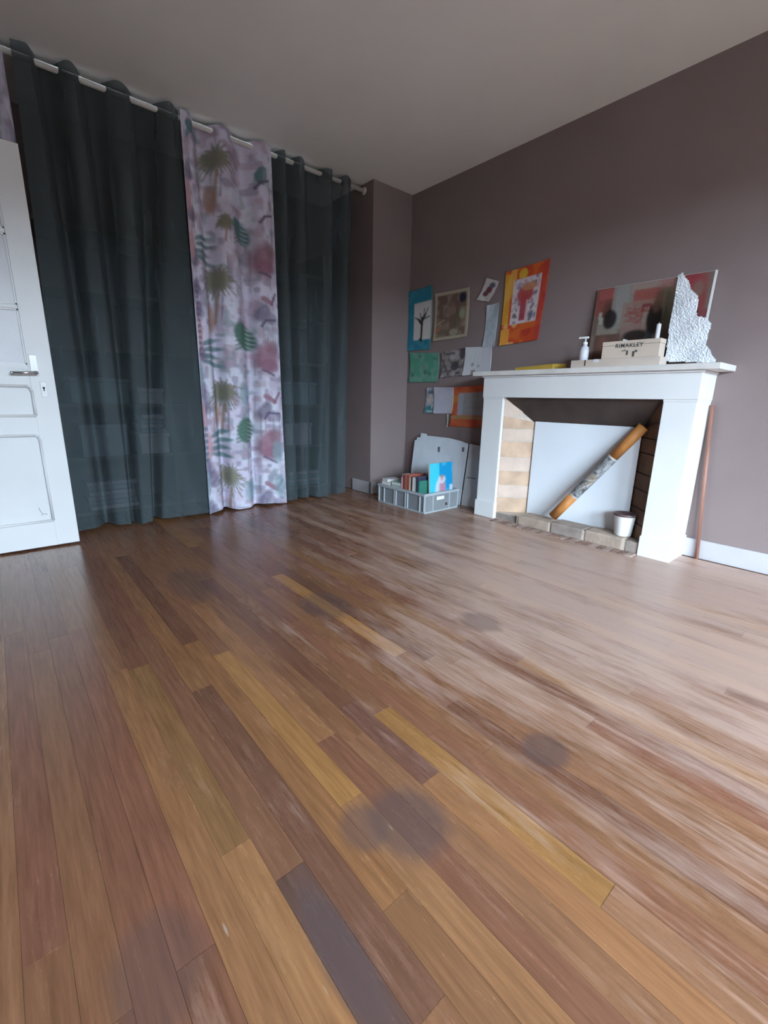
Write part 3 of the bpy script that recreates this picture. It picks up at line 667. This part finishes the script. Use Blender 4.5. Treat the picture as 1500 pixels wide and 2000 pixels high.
ft = bpy.data.objects.new('text', fc); COL.objects.link(ft); bpy.context.view_layer.update()
lm = bpy.data.meshes.new_from_object(ft.evaluated_get(bpy.context.evaluated_depsgraph_get())); lm.name = 'lettering'; lm.materials.clear(); lm.materials.append(m_ink)
bpy.data.objects.remove(ft); fo = bpy.data.objects.new('lettering', lm); COL.objects.link(fo)
fo.matrix_world = Matrix(((0, 0, -1, GX0 - .0006), (-1, 0, 0, 1.262), (0, 1, 0, GZ + .060), (0, 0, 0, 1)))
put(fo, gb)
for (ya, za, wy, wz) in ((1.222, .040, .022, .004), (1.195, .028, .010, .026), (1.160, .020, .012, .030), (1.148, .035, .014, .012), (1.205, .044, .004, .008)):
    MB().box(GX0 - .0009, ya - wy, GZ + za - wz / 2, GX0 + .002, ya, GZ + za + wz / 2).build('printed_sign', m_ink, gb)
# pump bottle on the tray
pb = empty('pump_bottle', (2.93, 1.472, ZM + .049), 'small clear pump bottle standing at the left end of the tray', 'bottle')
m_clear = mat('cloudy_plastic', (0.62, 0.63, 0.70), 0.2, 0.05, 12); c = (2.93, 1.472, ZM + .049)
MB().lathe(c, [(.025, 0), (.027, .004), (.027, .068), (.024, .080), (.011, .092), (.011, .098)]).build('body', m_clear, pb, True)
MB().lathe(c, [(.014, .096), (.014, .112), (.005, .114), (.005, .136), (.0, .136)]).build('pump', m_bk, pb, True)
MB().box(2.922, 1.455, ZM + .182, 2.938, 1.515, ZM + .194, .003).build('spout', m_bk, pb)
MB().lathe(c, [(.0275, .016), (.0277, .018), (.0277, .058), (.0275, .060)]).build('label_band', m_pale, pb, True)
# yellow folder at the left
MB_ = MB().prism([(2.90, 1.665, ZM + .001), (2.90, 1.955, ZM + .001), (2.90, 1.955, ZM + .022), (2.90, 1.80, ZM + .029), (2.90, 1.665, ZM + .036)], (.18, 0, .012))
fy = empty('card_folder', (2.97, 1.81, ZM), 'flat yellow card folder lying at the left of the mantel', 'folder')
MB_.build('cover', mat('ochre_card', (0.42, 0.27, 0.04), 0.7, 0.06, 6), fy)
MB().box(2.93, 1.60, ZM + .0005, 3.07, 1.675, ZM + .006).build('sheets', m_pale, fy)
# candle beside the box and a crumb of paper on it
cn = MB().lathe((3.005, 1.083, ZM), [(.011, 0), (.012, .003), (.012, .235), (.010, .238), (.002, .238), (.002, .246)]).build('candle', m_pale, None, True)
tag(cn, 'short white candle standing behind the wooden box on the mantel', 'candle')
pc = MB().prism([(2.925, 1.243, GZ + .0975), (2.925, 1.215, GZ + .0975), (2.925, 1.222, GZ + .106), (2.925, 1.238, GZ + .112)], (.03, 0, 0)).build('paper_scrap', m_pale)
tag(pc, 'scrap of white paper lying on the wooden box', 'paper')

# large collage picture leaning on the wall behind
SEP = (0.36, 0.30, 0.25)
cva = Cv(130, 104, (0.27, 0.20, 0.165))
def pu(px, py):
    d = Rm @ np.array([px - 750, py - 1000, 871.3]); p = d * 3.085 / d[0]
    return (1.515 - p[1]) / .645, (1.612 - (p[2] + .9)) / .50
def PE(px, py, rx, ry, c, k=.9, soft=.3): u, v = pu(px, py); cva.ell(u, v, rx / 228, ry / 130, c, k, soft)
def PR(x0, y0, x1, y1, c, k=.9): a, b_ = pu(x0, y0); a2, b2 = pu(x1, y1); cva.rect(min(a, a2), min(b_, b2), max(a, a2), max(b_, b2), c, k)
cva.blot(7, .5, (.20, .135, .11), .8)
PR(1166, 560, 1206, 612, (.33, .085, .075)); PR(1170, 566, 1202, 582, (.46, .13, .12)); PE(1188, 612, 16, 20, (.13, .06, .04)); PE(1194, 620, 14, 16, (.022, .016, .016), .97, .15)
PR(1166, 633, 1205, 652, (.36, .31, .25)); PR(1163, 655, 1205, 700, (.16, .085, .065)); PE(1176, 672, 10, 14, (.28, .13, .10), .7)
PR(1169, 622, 1182, 633, (.52, .48, .42)); PR(1169, 611, 1174, 624, (.52, .48, .42)); PR(1200, 550, 1232, 640, (.34, .32, .29)); PR(1205, 560, 1220, 628, (.37, .355, .33))
PR(1236, 548, 1312, 562, (.44, .33, .28)); PR(1290, 545, 1312, 566, (.50, .26, .24))
PR(1238, 566, 1283, 590, (.42, .12, .10)); PR(1216, 590, 1282, 636, (.35, .235, .19), .8)
for k in range(16): cva.line(*pu(1218 + cva.rs.rand() * 60, 592 + cva.rs.rand() * 42), *pu(1218 + cva.rs.rand() * 60, 592 + cva.rs.rand() * 42), .008, (.34, .10, .09), .75)
PR(1253, 594, 1272, 597, (.26, .05, .05)); PR(1253, 597, 1256, 610, (.26, .05, .05)); PR(1269, 597, 1272, 610, (.26, .05, .05))
PR(1256, 610, 1280, 640, (.38, .33, .27), .8); PR(1215, 636, 1262, 656, (.36, .22, .19), .8); PE(1240, 656, 26, 9, (.03, .02, .015), .95, .2)
PE(1283, 620, 19, 24, (.02, .012, .01), .97, .15); PE(1290, 586, 12, 20, (.20, .11, .07)); PR(1296, 560, 1312, 640, (.20, .18, .11), .7); PE(1300, 640, 14, 20, (.14, .12, .08), .8)
PR(1262, 640, 1274, 662, (.06, .08, .09), .8); PR(1284, 672, 1312, 705, (.10, .04, .035))
PE(1350, 552, 26, 16, (.42, .05, .07)); PE(1366, 590, 10, 26, (.34, .07, .07)); PE(1362, 562, 10, 12, (.30, .21, .16), .7); PR(1352, 606, 1380, 622, (.12, .06, .045)); PE(1372, 612, 8, 8, (.36, .09, .10), .7)
PE(1277, 622, 15, 22, (.02, .012, .01), .97, .15); PE(1190, 624, 15, 15, (.022, .016, .016), .97, .15); PE(1282, 596, 8, 10, (.17, .09, .06), .8); cva.a *= .68; cva.grain(.08)
ar = empty('collage_picture', (3.08, 1.19, ZM), 'large red and brown collage picture leaning on the wall above the mantel', 'picture')
lean = .035
def PA(u, v):
    return 3.108 - lean * v - .0, 1.515 - .645 * u, 1.612 - .499 * v + .0 * u
grid_mesh('printed_face', lambda u, v: (3.1035 - lean * v, 1.515 - .645 * u, 1.612 - .499 * v), cva, paint_mat('collage_print', .65), ar)
MB().prism([(3.104, .870, 1.613), (3.104, 1.516, 1.613), (3.104 - lean, 1.516, ZM + .001), (3.104 - lean, .870, ZM + .001)], (.016, 0, .001)).build('panel', m_white, ar)
MB().prism([(3.1025, .868, 1.614), (3.1025, .878, 1.614), (3.1025 - lean, .878, ZM + .001), (3.1025 - lean, .868, ZM + .001)], (.0, 0, .0005)).build('edge_strip', m_white, ar)

# torn white sheet standing in front of it
def pw(px, py):
    d = Rm @ np.array([px - 750, py - 1000, 871.3]); p = d * 2.99 / d[0]; return p[1], p[2] + .9
out = [pw(*q) for q in ((1300, 706), (1303, 660), (1310, 610), (1321, 536), (1330, 530), (1334, 538), (1342, 548), (1346, 562), (1352, 570), (1360, 576), (1362, 590), (1358, 606), (1359, 617), (1378, 620), (1388, 632), (1384, 645), (1380, 662), (1378, 674), (1386, 682), (1391, 694), (1398, 703), (1397, 708))]
zmin = min(z for _, z in out)
out = [(y_, max(ZM + .002, z_)) for y_, z_ in out]
def inside(y_, z_):
    c_ = False
    for (ya, za), (yb, zb2) in zip(out, out[1:] + out[:1]):
        if (za > z_) != (zb2 > z_) and y_ < (yb - ya) * (z_ - za) / (zb2 - za) + ya: c_ = not c_
    return c_
bm = bmesh.new(); rs = np.random.RandomState(3); G = .0055; cell = {}
y0_, y1_, z1_ = min(p[0] for p in out), max(p[0] for p in out), max(p[1] for p in out)
def gv(a, b_):
    if (a, b_) not in cell:
        y_, z_ = y0_ + a * G, ZM + .001 + b_ * G
        cell[(a, b_)] = bm.verts.new((2.99 + .030 * (z_ - ZM) / .45 + .004 * math.sin(31 * y_ + 9 * z_) * math.sin(23 * z_) + rs.uniform(-.0022, .0022), y_, z_))
    return cell[(a, b_)]
for a in range(int((y1_ - y0_) / G) + 1):
    for b_ in range(int((z1_ - ZM) / G) + 1):
        if inside(y0_ + (a + .5) * G, ZM + .001 + (b_ + .5) * G):
            bm.faces.new([gv(a, b_), gv(a + 1, b_), gv(a + 1, b_ + 1), gv(a, b_ + 1)])
me = bpy.data.meshes.new('crumpled_sheet'); bm.to_mesh(me); bm.free()
ws = link_mesh('crumpled_sheet', me, mat('crumpled_white_paper', (0.70, 0.73, 0.77), 0.45, 0.08, 30, 0.5, 40))
md = ws.modifiers.new('thickness', 'SOLIDIFY'); md.thickness = .0025
tag(ws, 'torn crumpled white sheet standing at the right end of the mantel', 'paper sheet')

# ------------------------------------------------------------------ drawings and prints pinned to the fireplace wall
m_print = paint_mat('drawing_paper', .8, bump=.05)
def wall_paper(name, quad, cv, label, cat, lift=.004, curl=.010, seed=0):
    """quad: corners tl, tr, br, bl as (y, z) on the wall"""
    q = np.array(quad); ph = seed * 1.7
    def P(u, v):
        y_ = (q[0, 0] * (1 - u) + q[1, 0] * u) * (1 - v) + (q[3, 0] * (1 - u) + q[2, 0] * u) * v
        z_ = (q[0, 1] * (1 - u) + q[1, 1] * u) * (1 - v) + (q[3, 1] * (1 - u) + q[2, 1] * u) * v
        e = (np.abs(u - .5) * 2) ** 3 * (np.abs(v - .5) * 2) ** 2 * curl + .0015 * (1 + np.sin(5 * u + 3 * v + ph))
        return XW - lift - e, y_, z_
    o = grid_mesh(name, P, cv, m_print, thick=.0012)
    return tag(o, label, cat)
W1 = (.66, .66, .66)
cv = Cv(50, 76, (.030, .215, .31)); cv.blot(4, .5, (.06, .28, .36), .7); cv.rect(0, 0, 1, .12, (.05, .25, .36), .5); cv.rect(.24, .22, 1.0, .83, (.66, .62, .60))
cv.rect(.96, 0, 1, 1, (.10, .30, .25), .6)
cv.line(.58, .84, .60, .48, .055, (.010, .010, .010)); cv.line(.60, .58, .46, .50, .055, (.02, .02, .02)); cv.line(.60, .54, .74, .42, .045, (.03, .03, .03)); cv.line(.74, .42, .84, .34, .022, (.03, .03, .03)); cv.line(.66, .50, .90, .47, .022, (.04, .06, .06)); cv.line(.48, .50, .30, .46, .024, (.03, .03, .03)); cv.line(.57, .50, .50, .40, .022, (.05, .05, .05)); cv.line(.66, .46, .68, .34, .022, (.05, .05, .05)); cv.line(.58, .82, .5, .82, .03, (.02, .02, .02))
wall_paper('drawing', [(3.322, 1.870), (3.022, 1.886), (3.018, 1.345), (3.325, 1.350)], cv, 'turquoise paper with a white sheet and black tree, nearest the corner', 'drawing', seed=1)
cv = Cv(56, 60, (.42, .37, .27)); cv.rect(.07, .07, .93, .93, (.17, .11, .085)); cv.blot(6, .52, (.27, .18, .14), .8, cv.box(.08, .08, .92, .92)); cv.blot(9, .70, (.30, .25, .18), .6, cv.box(.08, .08, .92, .92)); cv.blot(5, .68, (.13, .12, .06), .6, cv.box(.08, .08, .92, .92))
cv.ell(.82, .17, .10, .10, (.02, .02, .05), .95); cv.ell(.82, .50, .08, .10, (.30, .33, .22), .9); cv.ell(.6, .86, .12, .07, (.36, .34, .25), .8); cv.ell(.12, .78, .07, .05, (.45, .17, .10), .8); cv.line(.05, .68, .32, .58, .02, (.42, .36, .27), .8)
o = wall_paper('framed_painting', [(2.985, 1.806), (2.596, 1.800), (2.600, 1.420), (2.990, 1.412)], cv, 'brown abstract painting with a beige border, right of the turquoise one', 'painting', seed=2)
cv = Cv(24, 30, (.58, .54, .52)); cv.blot(5, .55, (.45, .40, .39), .7); cv.ell(.55, .46, .22, .17, (.17, .05, .06)); cv.ell(.42, .66, .20, .13, (.14, .06, .06)); cv.ell(.64, .24, .22, .13, (.11, .11, .16), .95)
wall_paper('card', [(2.434, 1.841), (2.309, 1.795), (2.395, 1.660), (2.517, 1.690)], cv, 'small tilted white card with red shapes, above the pale strip', 'card', seed=3)
OR = (.55, .070, .022)
cv = Cv(80, 110, OR); cv.blot(5, .5, (.46, .045, .025), .9); cv.blot(6, .58, (.62, .14, .025), .8); cv.rect(0, .05, .16, .72, (.64, .34, .035), .85); cv.blot(4, .55, (.70, .40, .08), .8, cv.box(0, 0, .3, 1)); cv.ell(.42, .09, .10, .07, (.62, .42, .04), .9); cv.rect(0, .78, .22, 1, (.72, .33, .05), .85); cv.blot(8, .66, (.74, .45, .16), .7, cv.box(0, .6, .5, 1)); cv.rect(.86, 0, 1, 1, (.45, .05, .05), .6)
cv.rect(.21, .145, .845, .735, (.62, .55, .56)); cv.blot(22, .54, (.16, .14, .19), .9, cv.box(.22, .15, .83, .73)); cv.blot(18, .62, (.60, .38, .42), .7, cv.box(.22, .15, .83, .73))
cv.rect(.42, .36, .60, .70, (.36, .045, .07), .95); cv.ell(.52, .36, .19, .12, (.40, .06, .06), .95); cv.ell(.60, .27, .18, .05, (.50, .22, .10), .85); cv.ell(.36, .24, .06, .05, (.32, .22, .40), .7); cv.rect(.56, .44, .60, .72, (.62, .48, .48), .7); cv.ell(.30, .62, .05, .035, (.1, .1, .1), .8); cv.ell(.70, .66, .06, .045, (.14, .14, .20), .85); cv.ell(.80, .66, .03, .04, (.16, .16, .22), .8)
wall_paper('painting', [(2.250, 1.848), (1.886, 1.874), (1.924, 1.342), (2.264, 1.322)], cv, 'red and orange painting with a printed white centre, largest on the wall', 'painting', seed=4, lift=.006)
cv = Cv(20, 50, (.42, .47, .50)); cv.blot(4, .5, (.48, .50, .56), .8); cv.blot(6, .6, (.33, .42, .42), .6)
for k in range(7): cv.line(.2, .15 + k * .11, .8, .15 + k * .11, .03, (.34, .38, .42), .4)
wall_paper('paper_strip', [(2.412, 1.636), (2.294, 1.642), (2.312, 1.318), (2.430, 1.326)], cv, 'narrow pale blue paper strip left of the orange painting', 'paper', seed=5)
cv = Cv(44, 34, (.09, .31, .215)); cv.blot(6, .5, (.13, .35, .255), .8); cv.blot(9, .62, (.22, .34, .28), .6)
for (u, v, r) in ((.36, .13, .05), (.57, .66, .07), (.71, .71, .05), (.12, .75, .06), (.83, .18, .04), (.92, .22, .04), (.5, .5, .06)): cv.ell(u, v, r, r * 1.2, (.05, .15, .11) if u != .5 else (.24, .22, .15), .75)
wall_paper('drawing', [(3.293, 1.332), (2.903, 1.308), (2.912, 1.056), (3.288, 1.060)], cv, 'green drawing below the turquoise paper', 'drawing', seed=6)
cv = Cv(40, 40, (.26, .22, .21)); cv.blot(5, .5, (.36, .32, .31), .8); cv.blot(8, .55, (.10, .09, .09), .85); cv.ell(.62, .60, .18, .18, (.045, .045, .055), .9); cv.ell(.92, .1, .12, .3, (.05, .045, .05), .85); cv.ell(.5, .25, .12, .1, (.40, .38, .37), .7); cv.ell(.75, .88, .10, .06, (.05, .05, .06), .8); cv.grain(.15)
wall_paper('print', [(2.880, 1.310), (2.612, 1.331), (2.628, 1.108), (2.876, 1.090)], cv, 'dark grey print between the green drawing and the white sheet', 'print', seed=7)
cv = Cv(44, 40, (.60, .60, .61)); cv.rect(.62, 0, 1, 1, (.56, .56, .62), .6); cv.line(.4, .2, .36, .6, .012, (.42, .44, .43), .7); cv.line(.52, .3, .52, .72, .012, (.44, .46, .45), .7); cv.line(.25, .2, .22, .8, .01, (.48, .5, .49), .7); cv.ell(.33, .62, .06, .06, (.22, .22, .22), .8); cv.ell(.55, .70, .05, .05, (.30, .30, .30), .8); cv.rect(.30, .82, .46, 1, (.20, .20, .19), .85)
wall_paper('drawing', [(2.601, 1.334), (2.331, 1.322), (2.329, 1.120), (2.625, 1.104)], cv, 'white sheet with faint pencil drawing just above the mantel end', 'drawing', seed=8, lift=.007)
cv = Cv(20, 30, (.30, .34, .38)); cv.rect(.0, .7, 1, 1, (.06, .22, .25)); cv.ell(.5, .45, .25, .20, (.55, .45, .40)); cv.ell(.5, .18, .35, .08, (.12, .14, .18)); cv.rect(.3, .9, 1, .96, (.4, .55, .55)); cv.blot(6, .62, (.6, .6, .62), .7)
wall_paper('photograph', [(3.040, 1.006), (2.940, 1.008), (2.932, .776), (3.066, .778)], cv, 'small teal photograph half covered by a blank white sheet', 'photograph', seed=9)
cv = Cv(24, 24, (.54, .53, .62)); cv.blot(4, .55, (.58, .56, .60), .6); cv.rect(.9, .35, .98, 1, (.55, .52, .32), .6)
wall_paper('paper', [(2.952, 1.010), (2.706, 1.009), (2.712, .782), (2.942, .774)], cv, 'blank white sheet below the green drawing', 'paper', seed=10, lift=.008)
cv = Cv(40, 44, (.55, .13, .05)); cv.blot(5, .5, (.50, .075, .04), .8); cv.blot(5, .55, (.58, .24, .06), .8, cv.box(0, .2, .25, 1)); cv.rect(0, .72, 1, .80, (.34, .30, .14), .8); cv.blot(4, .5, (.30, .10, .06), .8, cv.box(.3, .8, 1, 1)); cv.rect(.18, .17, 1, .71, (.34, .34, .35)); cv.rect(.18, .17, .32, .71, (.42, .45, .52), .8); cv.blot(5, .6, (.28, .29, .27), .6, cv.box(.32, .2, 1, .7)); cv.rect(.4, .5, .95, .54, (.26, .26, .24), .6)
wall_paper('painting', [(2.712, 1.008), (2.330, 1.030), (2.330, .672), (2.738, .670)], cv, 'orange bordered painting half hidden by the fireplace side', 'painting', seed=11)
wall_paper('paper_strip', [(2.765, .775), (2.752, .775), (2.757, .660), (2.770, .660)], Cv(4, 20, (.58, .55, .45)), 'tiny cream paper strip hanging under the white sheet', 'paper', seed=12, lift=.010)

# ------------------------------------------------------------------ cardboard sheets leaning on the wall behind the crate
m_card = mat('greyed_cardboard', (0.62, 0.67, 0.72), 0.85, 0.07, 7, 0.15, 40); m_card2 = mat('grey_cardboard_side', (0.50, 0.50, 0.50), 0.85, 0.08, 7, 0.15, 40)
def sheet(pts, x_, lean_, th, m, name, label, holes=()):
    o = empty(name, (x_, sum(p[0] for p in pts) / len(pts), 0), label, 'cardboard')
    f = lambda p: (x_ + lean_ * p[1], p[0], p[1])
    MB().prism([f(p) for p in pts], (th, 0, 0)).build('sheet', m, o)
    for (hy, hz, a, b_) in holes: MB().box(x_ + lean_ * hz - .002, hy - a, hz - b_, x_ + lean_ * hz + .002, hy + a, hz + b_, .0015).build('hand_hole', mat('hole_dark', (0.12, .13, .15), .8), o)
sheet([(3.13, .002), (2.475, .002), (2.475, .535), (2.56, .553), (2.70, .568), (2.985, .570), (2.985, .585), (3.055, .588), (3.06, .548), (3.10, .545), (3.105, .52), (3.13, .515)], 3.005, .12, .006, m_card, 'cardboard_sheet',
      'pale grey cardboard leaning on the wall behind the grey crate', [(2.80, .45, .012, .032), (2.52, .48, .012, .022)])
sheet([(2.470, .002), (2.31, .002), (2.31, .485), (2.355, .495), (2.36, .528), (2.470, .535)], 3.020, .12, .006, m_card2, 'cardboard_sheet', 'narrower grey cardboard showing beside the left fireplace jamb', [(2.40, .25, .05, .004)])
md_ = MB().box(3.035, 2.225, .001, 3.09, 2.31, .07, .01).build('dark_bag', mat('dark_cloth', (.03, .05, .045), .9, .2)); tag(md_, 'small dark bundle on the floor beside the left fireplace foot', 'bundle')

# ------------------------------------------------------------------ grey crate with books
CX0, CX1, CY0, CY1, CH = 2.515, 2.940, 2.432, 3.020, .165
m_crate_shaded = mat('grey_crate_shaded', (0.20, 0.215, 0.225), 0.45, 0.05, 8); m_crate2 = mat('grey_crate_rib', (0.34, 0.375, 0.395), 0.42, 0.05, 8)  # body darker than the ribs: recess shade put into its colour
cr = empty('plastic_crate', ((CX0 + CX1) / 2, (CY0 + CY1) / 2, 0), 'grey ribbed plastic crate full of books on the floor near the corner', 'crate')
e = .012
b = MB().box(CX0 + e, CY0 + e, .004, CX1 - e, CY1 - e, .012)
b.box(CX0 + e, CY0 + e, .004, CX0 + e + .004, CY1 - e, CH - .01).box(CX1 - e - .004, CY0 + e, .004, CX1 - e, CY1 - e, CH - .01)
b.box(CX0 + e, CY0 + e, .004, CX1 - e, CY0 + e + .004, CH - .01).box(CX0 + e, CY1 - e - .004, .004, CX1 - e, CY1 - e, CH - .01)
b.build('body', m_crate_shaded, cr)
b = MB()
for (x0, y0, x1, y1) in ((CX0, CY0, CX1, CY0 + .018), (CX0, CY1 - .018, CX1, CY1), (CX0, CY0 + .018, CX0 + .018, CY1 - .018), (CX1 - .018, CY0 + .018, CX1, CY1 - .018)):
    b.box(x0, y0, CH - .022, x1, y1, CH, .003)
b.build('rim', m_crate2, cr)
b = MB()
for (x0, y0, x1, y1) in ((CX0 + .004, CY0 + .004, CX1 - .004, CY0 + e), (CX0 + .004, CY1 - e, CX1 - .004, CY1 - .004), (CX0 + .004, CY0 + .004, CX0 + e, CY1 - .004), (CX1 - e, CY0 + .004, CX1 - .004, CY1 - .004)):
    b.box(x0, y0, 0, x1, y1, .014, .002)
b.build('foot_rim', m_crate2, cr)
for y in (CY0 + .006, CY0 + .055, CY0 + .20, CY0 + .225, CY0 + .345, CY0 + .365, CY0 + .50, CY1 - .018): MB().box(CX0 + .002, y, .012, CX0 + e + .002, y + .009, CH - .02, .002).build('rib', m_crate2, cr)
for x in (CX0 + .006, CX0 + .10, CX0 + .30, CX1 - .018): MB().box(x, CY0 + .002, .012, x + .012, CY0 + e + .002, CH - .02, .002).build('rib', m_crate2, cr)
MB().box(CX0 + .145, CY0 + .001, .10, CX0 + .235, CY0 + .004, .128, .001).build('label', m_pale, cr)
MB().box(CX0 + .265, CY0 + .006, .04, CX0 + .285, CY0 + .013, .062).build('drain_slot', m_soot, cr)

# books stand in the crate with their spines along its long side
def book(x0, x1, y0, y1, z0, z1, c, label, tilt=0.0, name='book', paper=(.62, .60, .55)):
    o = empty(name, ((x0 + x1) / 2, (y0 + y1) / 2, z0), label, 'book')
    m = mat('cover_' + name, c, .5, .08, 10)
    th = y1 - y0; k = min(.003, th * .22)
    MB().box(x0, y0, z0, x1, y0 + k, z1).build('cover', m, o); MB().box(x0, y1 - k, z0, x1, y1, z1).build('cover', m, o)
    MB().box(x0, y0 + k, z0, x0 + .003, y1 - k, z1).build('spine', m, o)
    MB().box(x0 + .003, y0 + k, z0 + .002, x1 - .004, y1 - k, z1 - .003).build('pages', m_pages, o)
    if tilt:
        o.rotation_euler = (tilt, 0, 0)
    return o
m_pages = mat('book_pages', (.62, .60, .55), .9, .05, 60)
zb = .013
specs = [('dark green', (.03, .16, .12), .018, 0.255), ('navy', (.03, .03, .06), .022, 0.285), ('grey and white', (.50, .48, .48), .014, 0.272), ('white', (.66, .62, .58), .020, 0.276), ('black', (.04, .035, .035), .016, 0.278),
         ('cream', (.58, .50, .38), .016, 0.272), ('brick red', (.34, .075, .05), .026, 0.286), ('brown', (.30, .14, .09), .020, 0.282), ('dark red', (.25, .05, .045), .024, 0.284), ('pink', (.60, .40, .42), .016, 0.262)]
y = CY0 + .085
for nm, c, th, top in specs:
    book(CX0 + .024, CX0 + .024 + random.uniform(.17, .22), y, y + th, zb, top, c, nm + ' book standing upright in the grey crate')
    y += th + .003
yg = y + .004
# loose stack in the far half of the crate
def flat(x0, x1, y0, y1, z0, h_, c, label, rot=0):
    o = empty('book', ((x0 + x1) / 2, (y0 + y1) / 2, z0), label, 'book')
    m = mat('cover_flat', c, .5, .08, 10)
    MB().box(x0, y0, z0, x1, y1, z0 + .003).build('cover', m, o); MB().box(x0, y0, z0 + h_ - .003, x1, y1, z0 + h_).build('cover', m, o)
    MB().box(x0 + .002, y0 + .002, z0 + .003, x1 - .002, y1 - .003, z0 + h_ - .003).build('pages', m_pages, o)
    o.rotation_euler = (0, 0, rot); return o
flat(CX0 + .03, CX0 + .21, yg, yg + .135, zb, .105, (.06, .22, .18), 'thick teal green book lying at the bottom of the crate')
flat(CX0 + .03, CX0 + .20, yg, yg + .130, zb + .106, .055, (.03, .25, .18), 'green book lying in the middle of the crate')
flat(CX0 + .028, CX0 + .20, yg + .005, yg + .125, zb + .162, .030, (.20, .46, .40), 'pale green book lying on the green one in the crate')
flat(CX0 + .03, CX0 + .20, yg + .145, CY1 - .022, zb, .150, (.50, .46, .42), 'thick cream book at the far end of the crate')
flat(CX0 + .026, CX0 + .19, yg + .150, CY1 - .024, zb + .151, .024, (.64, .62, .62), 'white notebook lying on the far end of the crate', .05)
flat(CX0 + .034, CX0 + .17, CY1 - .105, CY1 - .024, zb + .176, .022, (.66, .66, .68), 'small white book topmost at the far end of the crate', -.08)
# white papers piled in the back row
for i, (y0, y1, h_, c, lb) in enumerate(((2.70, 2.96, .235, (.55, .50, .50), 'grey white file standing at the back of the crate'), (2.59, 2.69, .285, (.66, .66, .66), 'white file standing at the back of the crate, taller'), (2.542, 2.583, .320, (.14, .10, .11), 'dark brown tall book at the back of the crate'))):
    book(CX0 + .24, CX0 + .33, y0, y1, zb, h_, c, lb)
# bright blue picture book standing at the short end
cvb = Cv(44, 60, (.02, .42, .62)); cvb.rect(.42, 0, 1, 1, (.01, .26, .52), .9); cvb.rect(0, .0, .42, 1, (.06, .55, .64), .7); cvb.blot(4, .55, (.10, .50, .66), .5); cvb.rect(0, .96, 1, 1, (.5, .7, .7), .6)
cvb.ell(.36, .60, .13, .22, (.55, .62, .66), .85); cvb.ell(.54, .56, .15, .20, (.50, .22, .28), .85); cvb.ell(.52, .36, .16, .09, (.62, .60, .62), .9); cvb.ell(.53, .345, .08, .05, (.46, .32, .32), .8); cvb.ell(.52, .29, .10, .035, (.12, .10, .12), .6); cvb.rect(.86, .5, 1, .64, (.6, .66, .7), .8); cvb.blot(9, .72, (.6, .66, .7), .7, cvb.box(.2, .55, .8, 1))
bb_ = empty('picture_book', (2.72, 2.47, zb), 'bright blue picture book standing at the near end of the crate', 'book')
BX0, BX1, BZ1 = CX0 + .105, CX1 - .045, .395
grid_mesh('front_cover', lambda u, v: (BX0 + (BX1 - BX0) * u, CY0 + .030 + .028 * (1 - v), BZ1 - (BZ1 - zb) * v), cvb, paint_mat('glossy_print', .3), bb_)
MB().prism([(BX0, CY0 + .0585, BZ1), (BX1, CY0 + .0585, BZ1), (BX1, CY0 + .0305, zb), (BX0, CY0 + .0305, zb)], (0, .014, 0)).build('pages', m_pages, bb_)
MB().prism([(BX0, CY0 + .073, BZ1), (BX1, CY0 + .073, BZ1), (BX1, CY0 + .045, zb), (BX0, CY0 + .045, zb)], (0, .002, 0)).build('back_cover', mat('cyan_cover', (.03, .45, .55), .4), bb_)
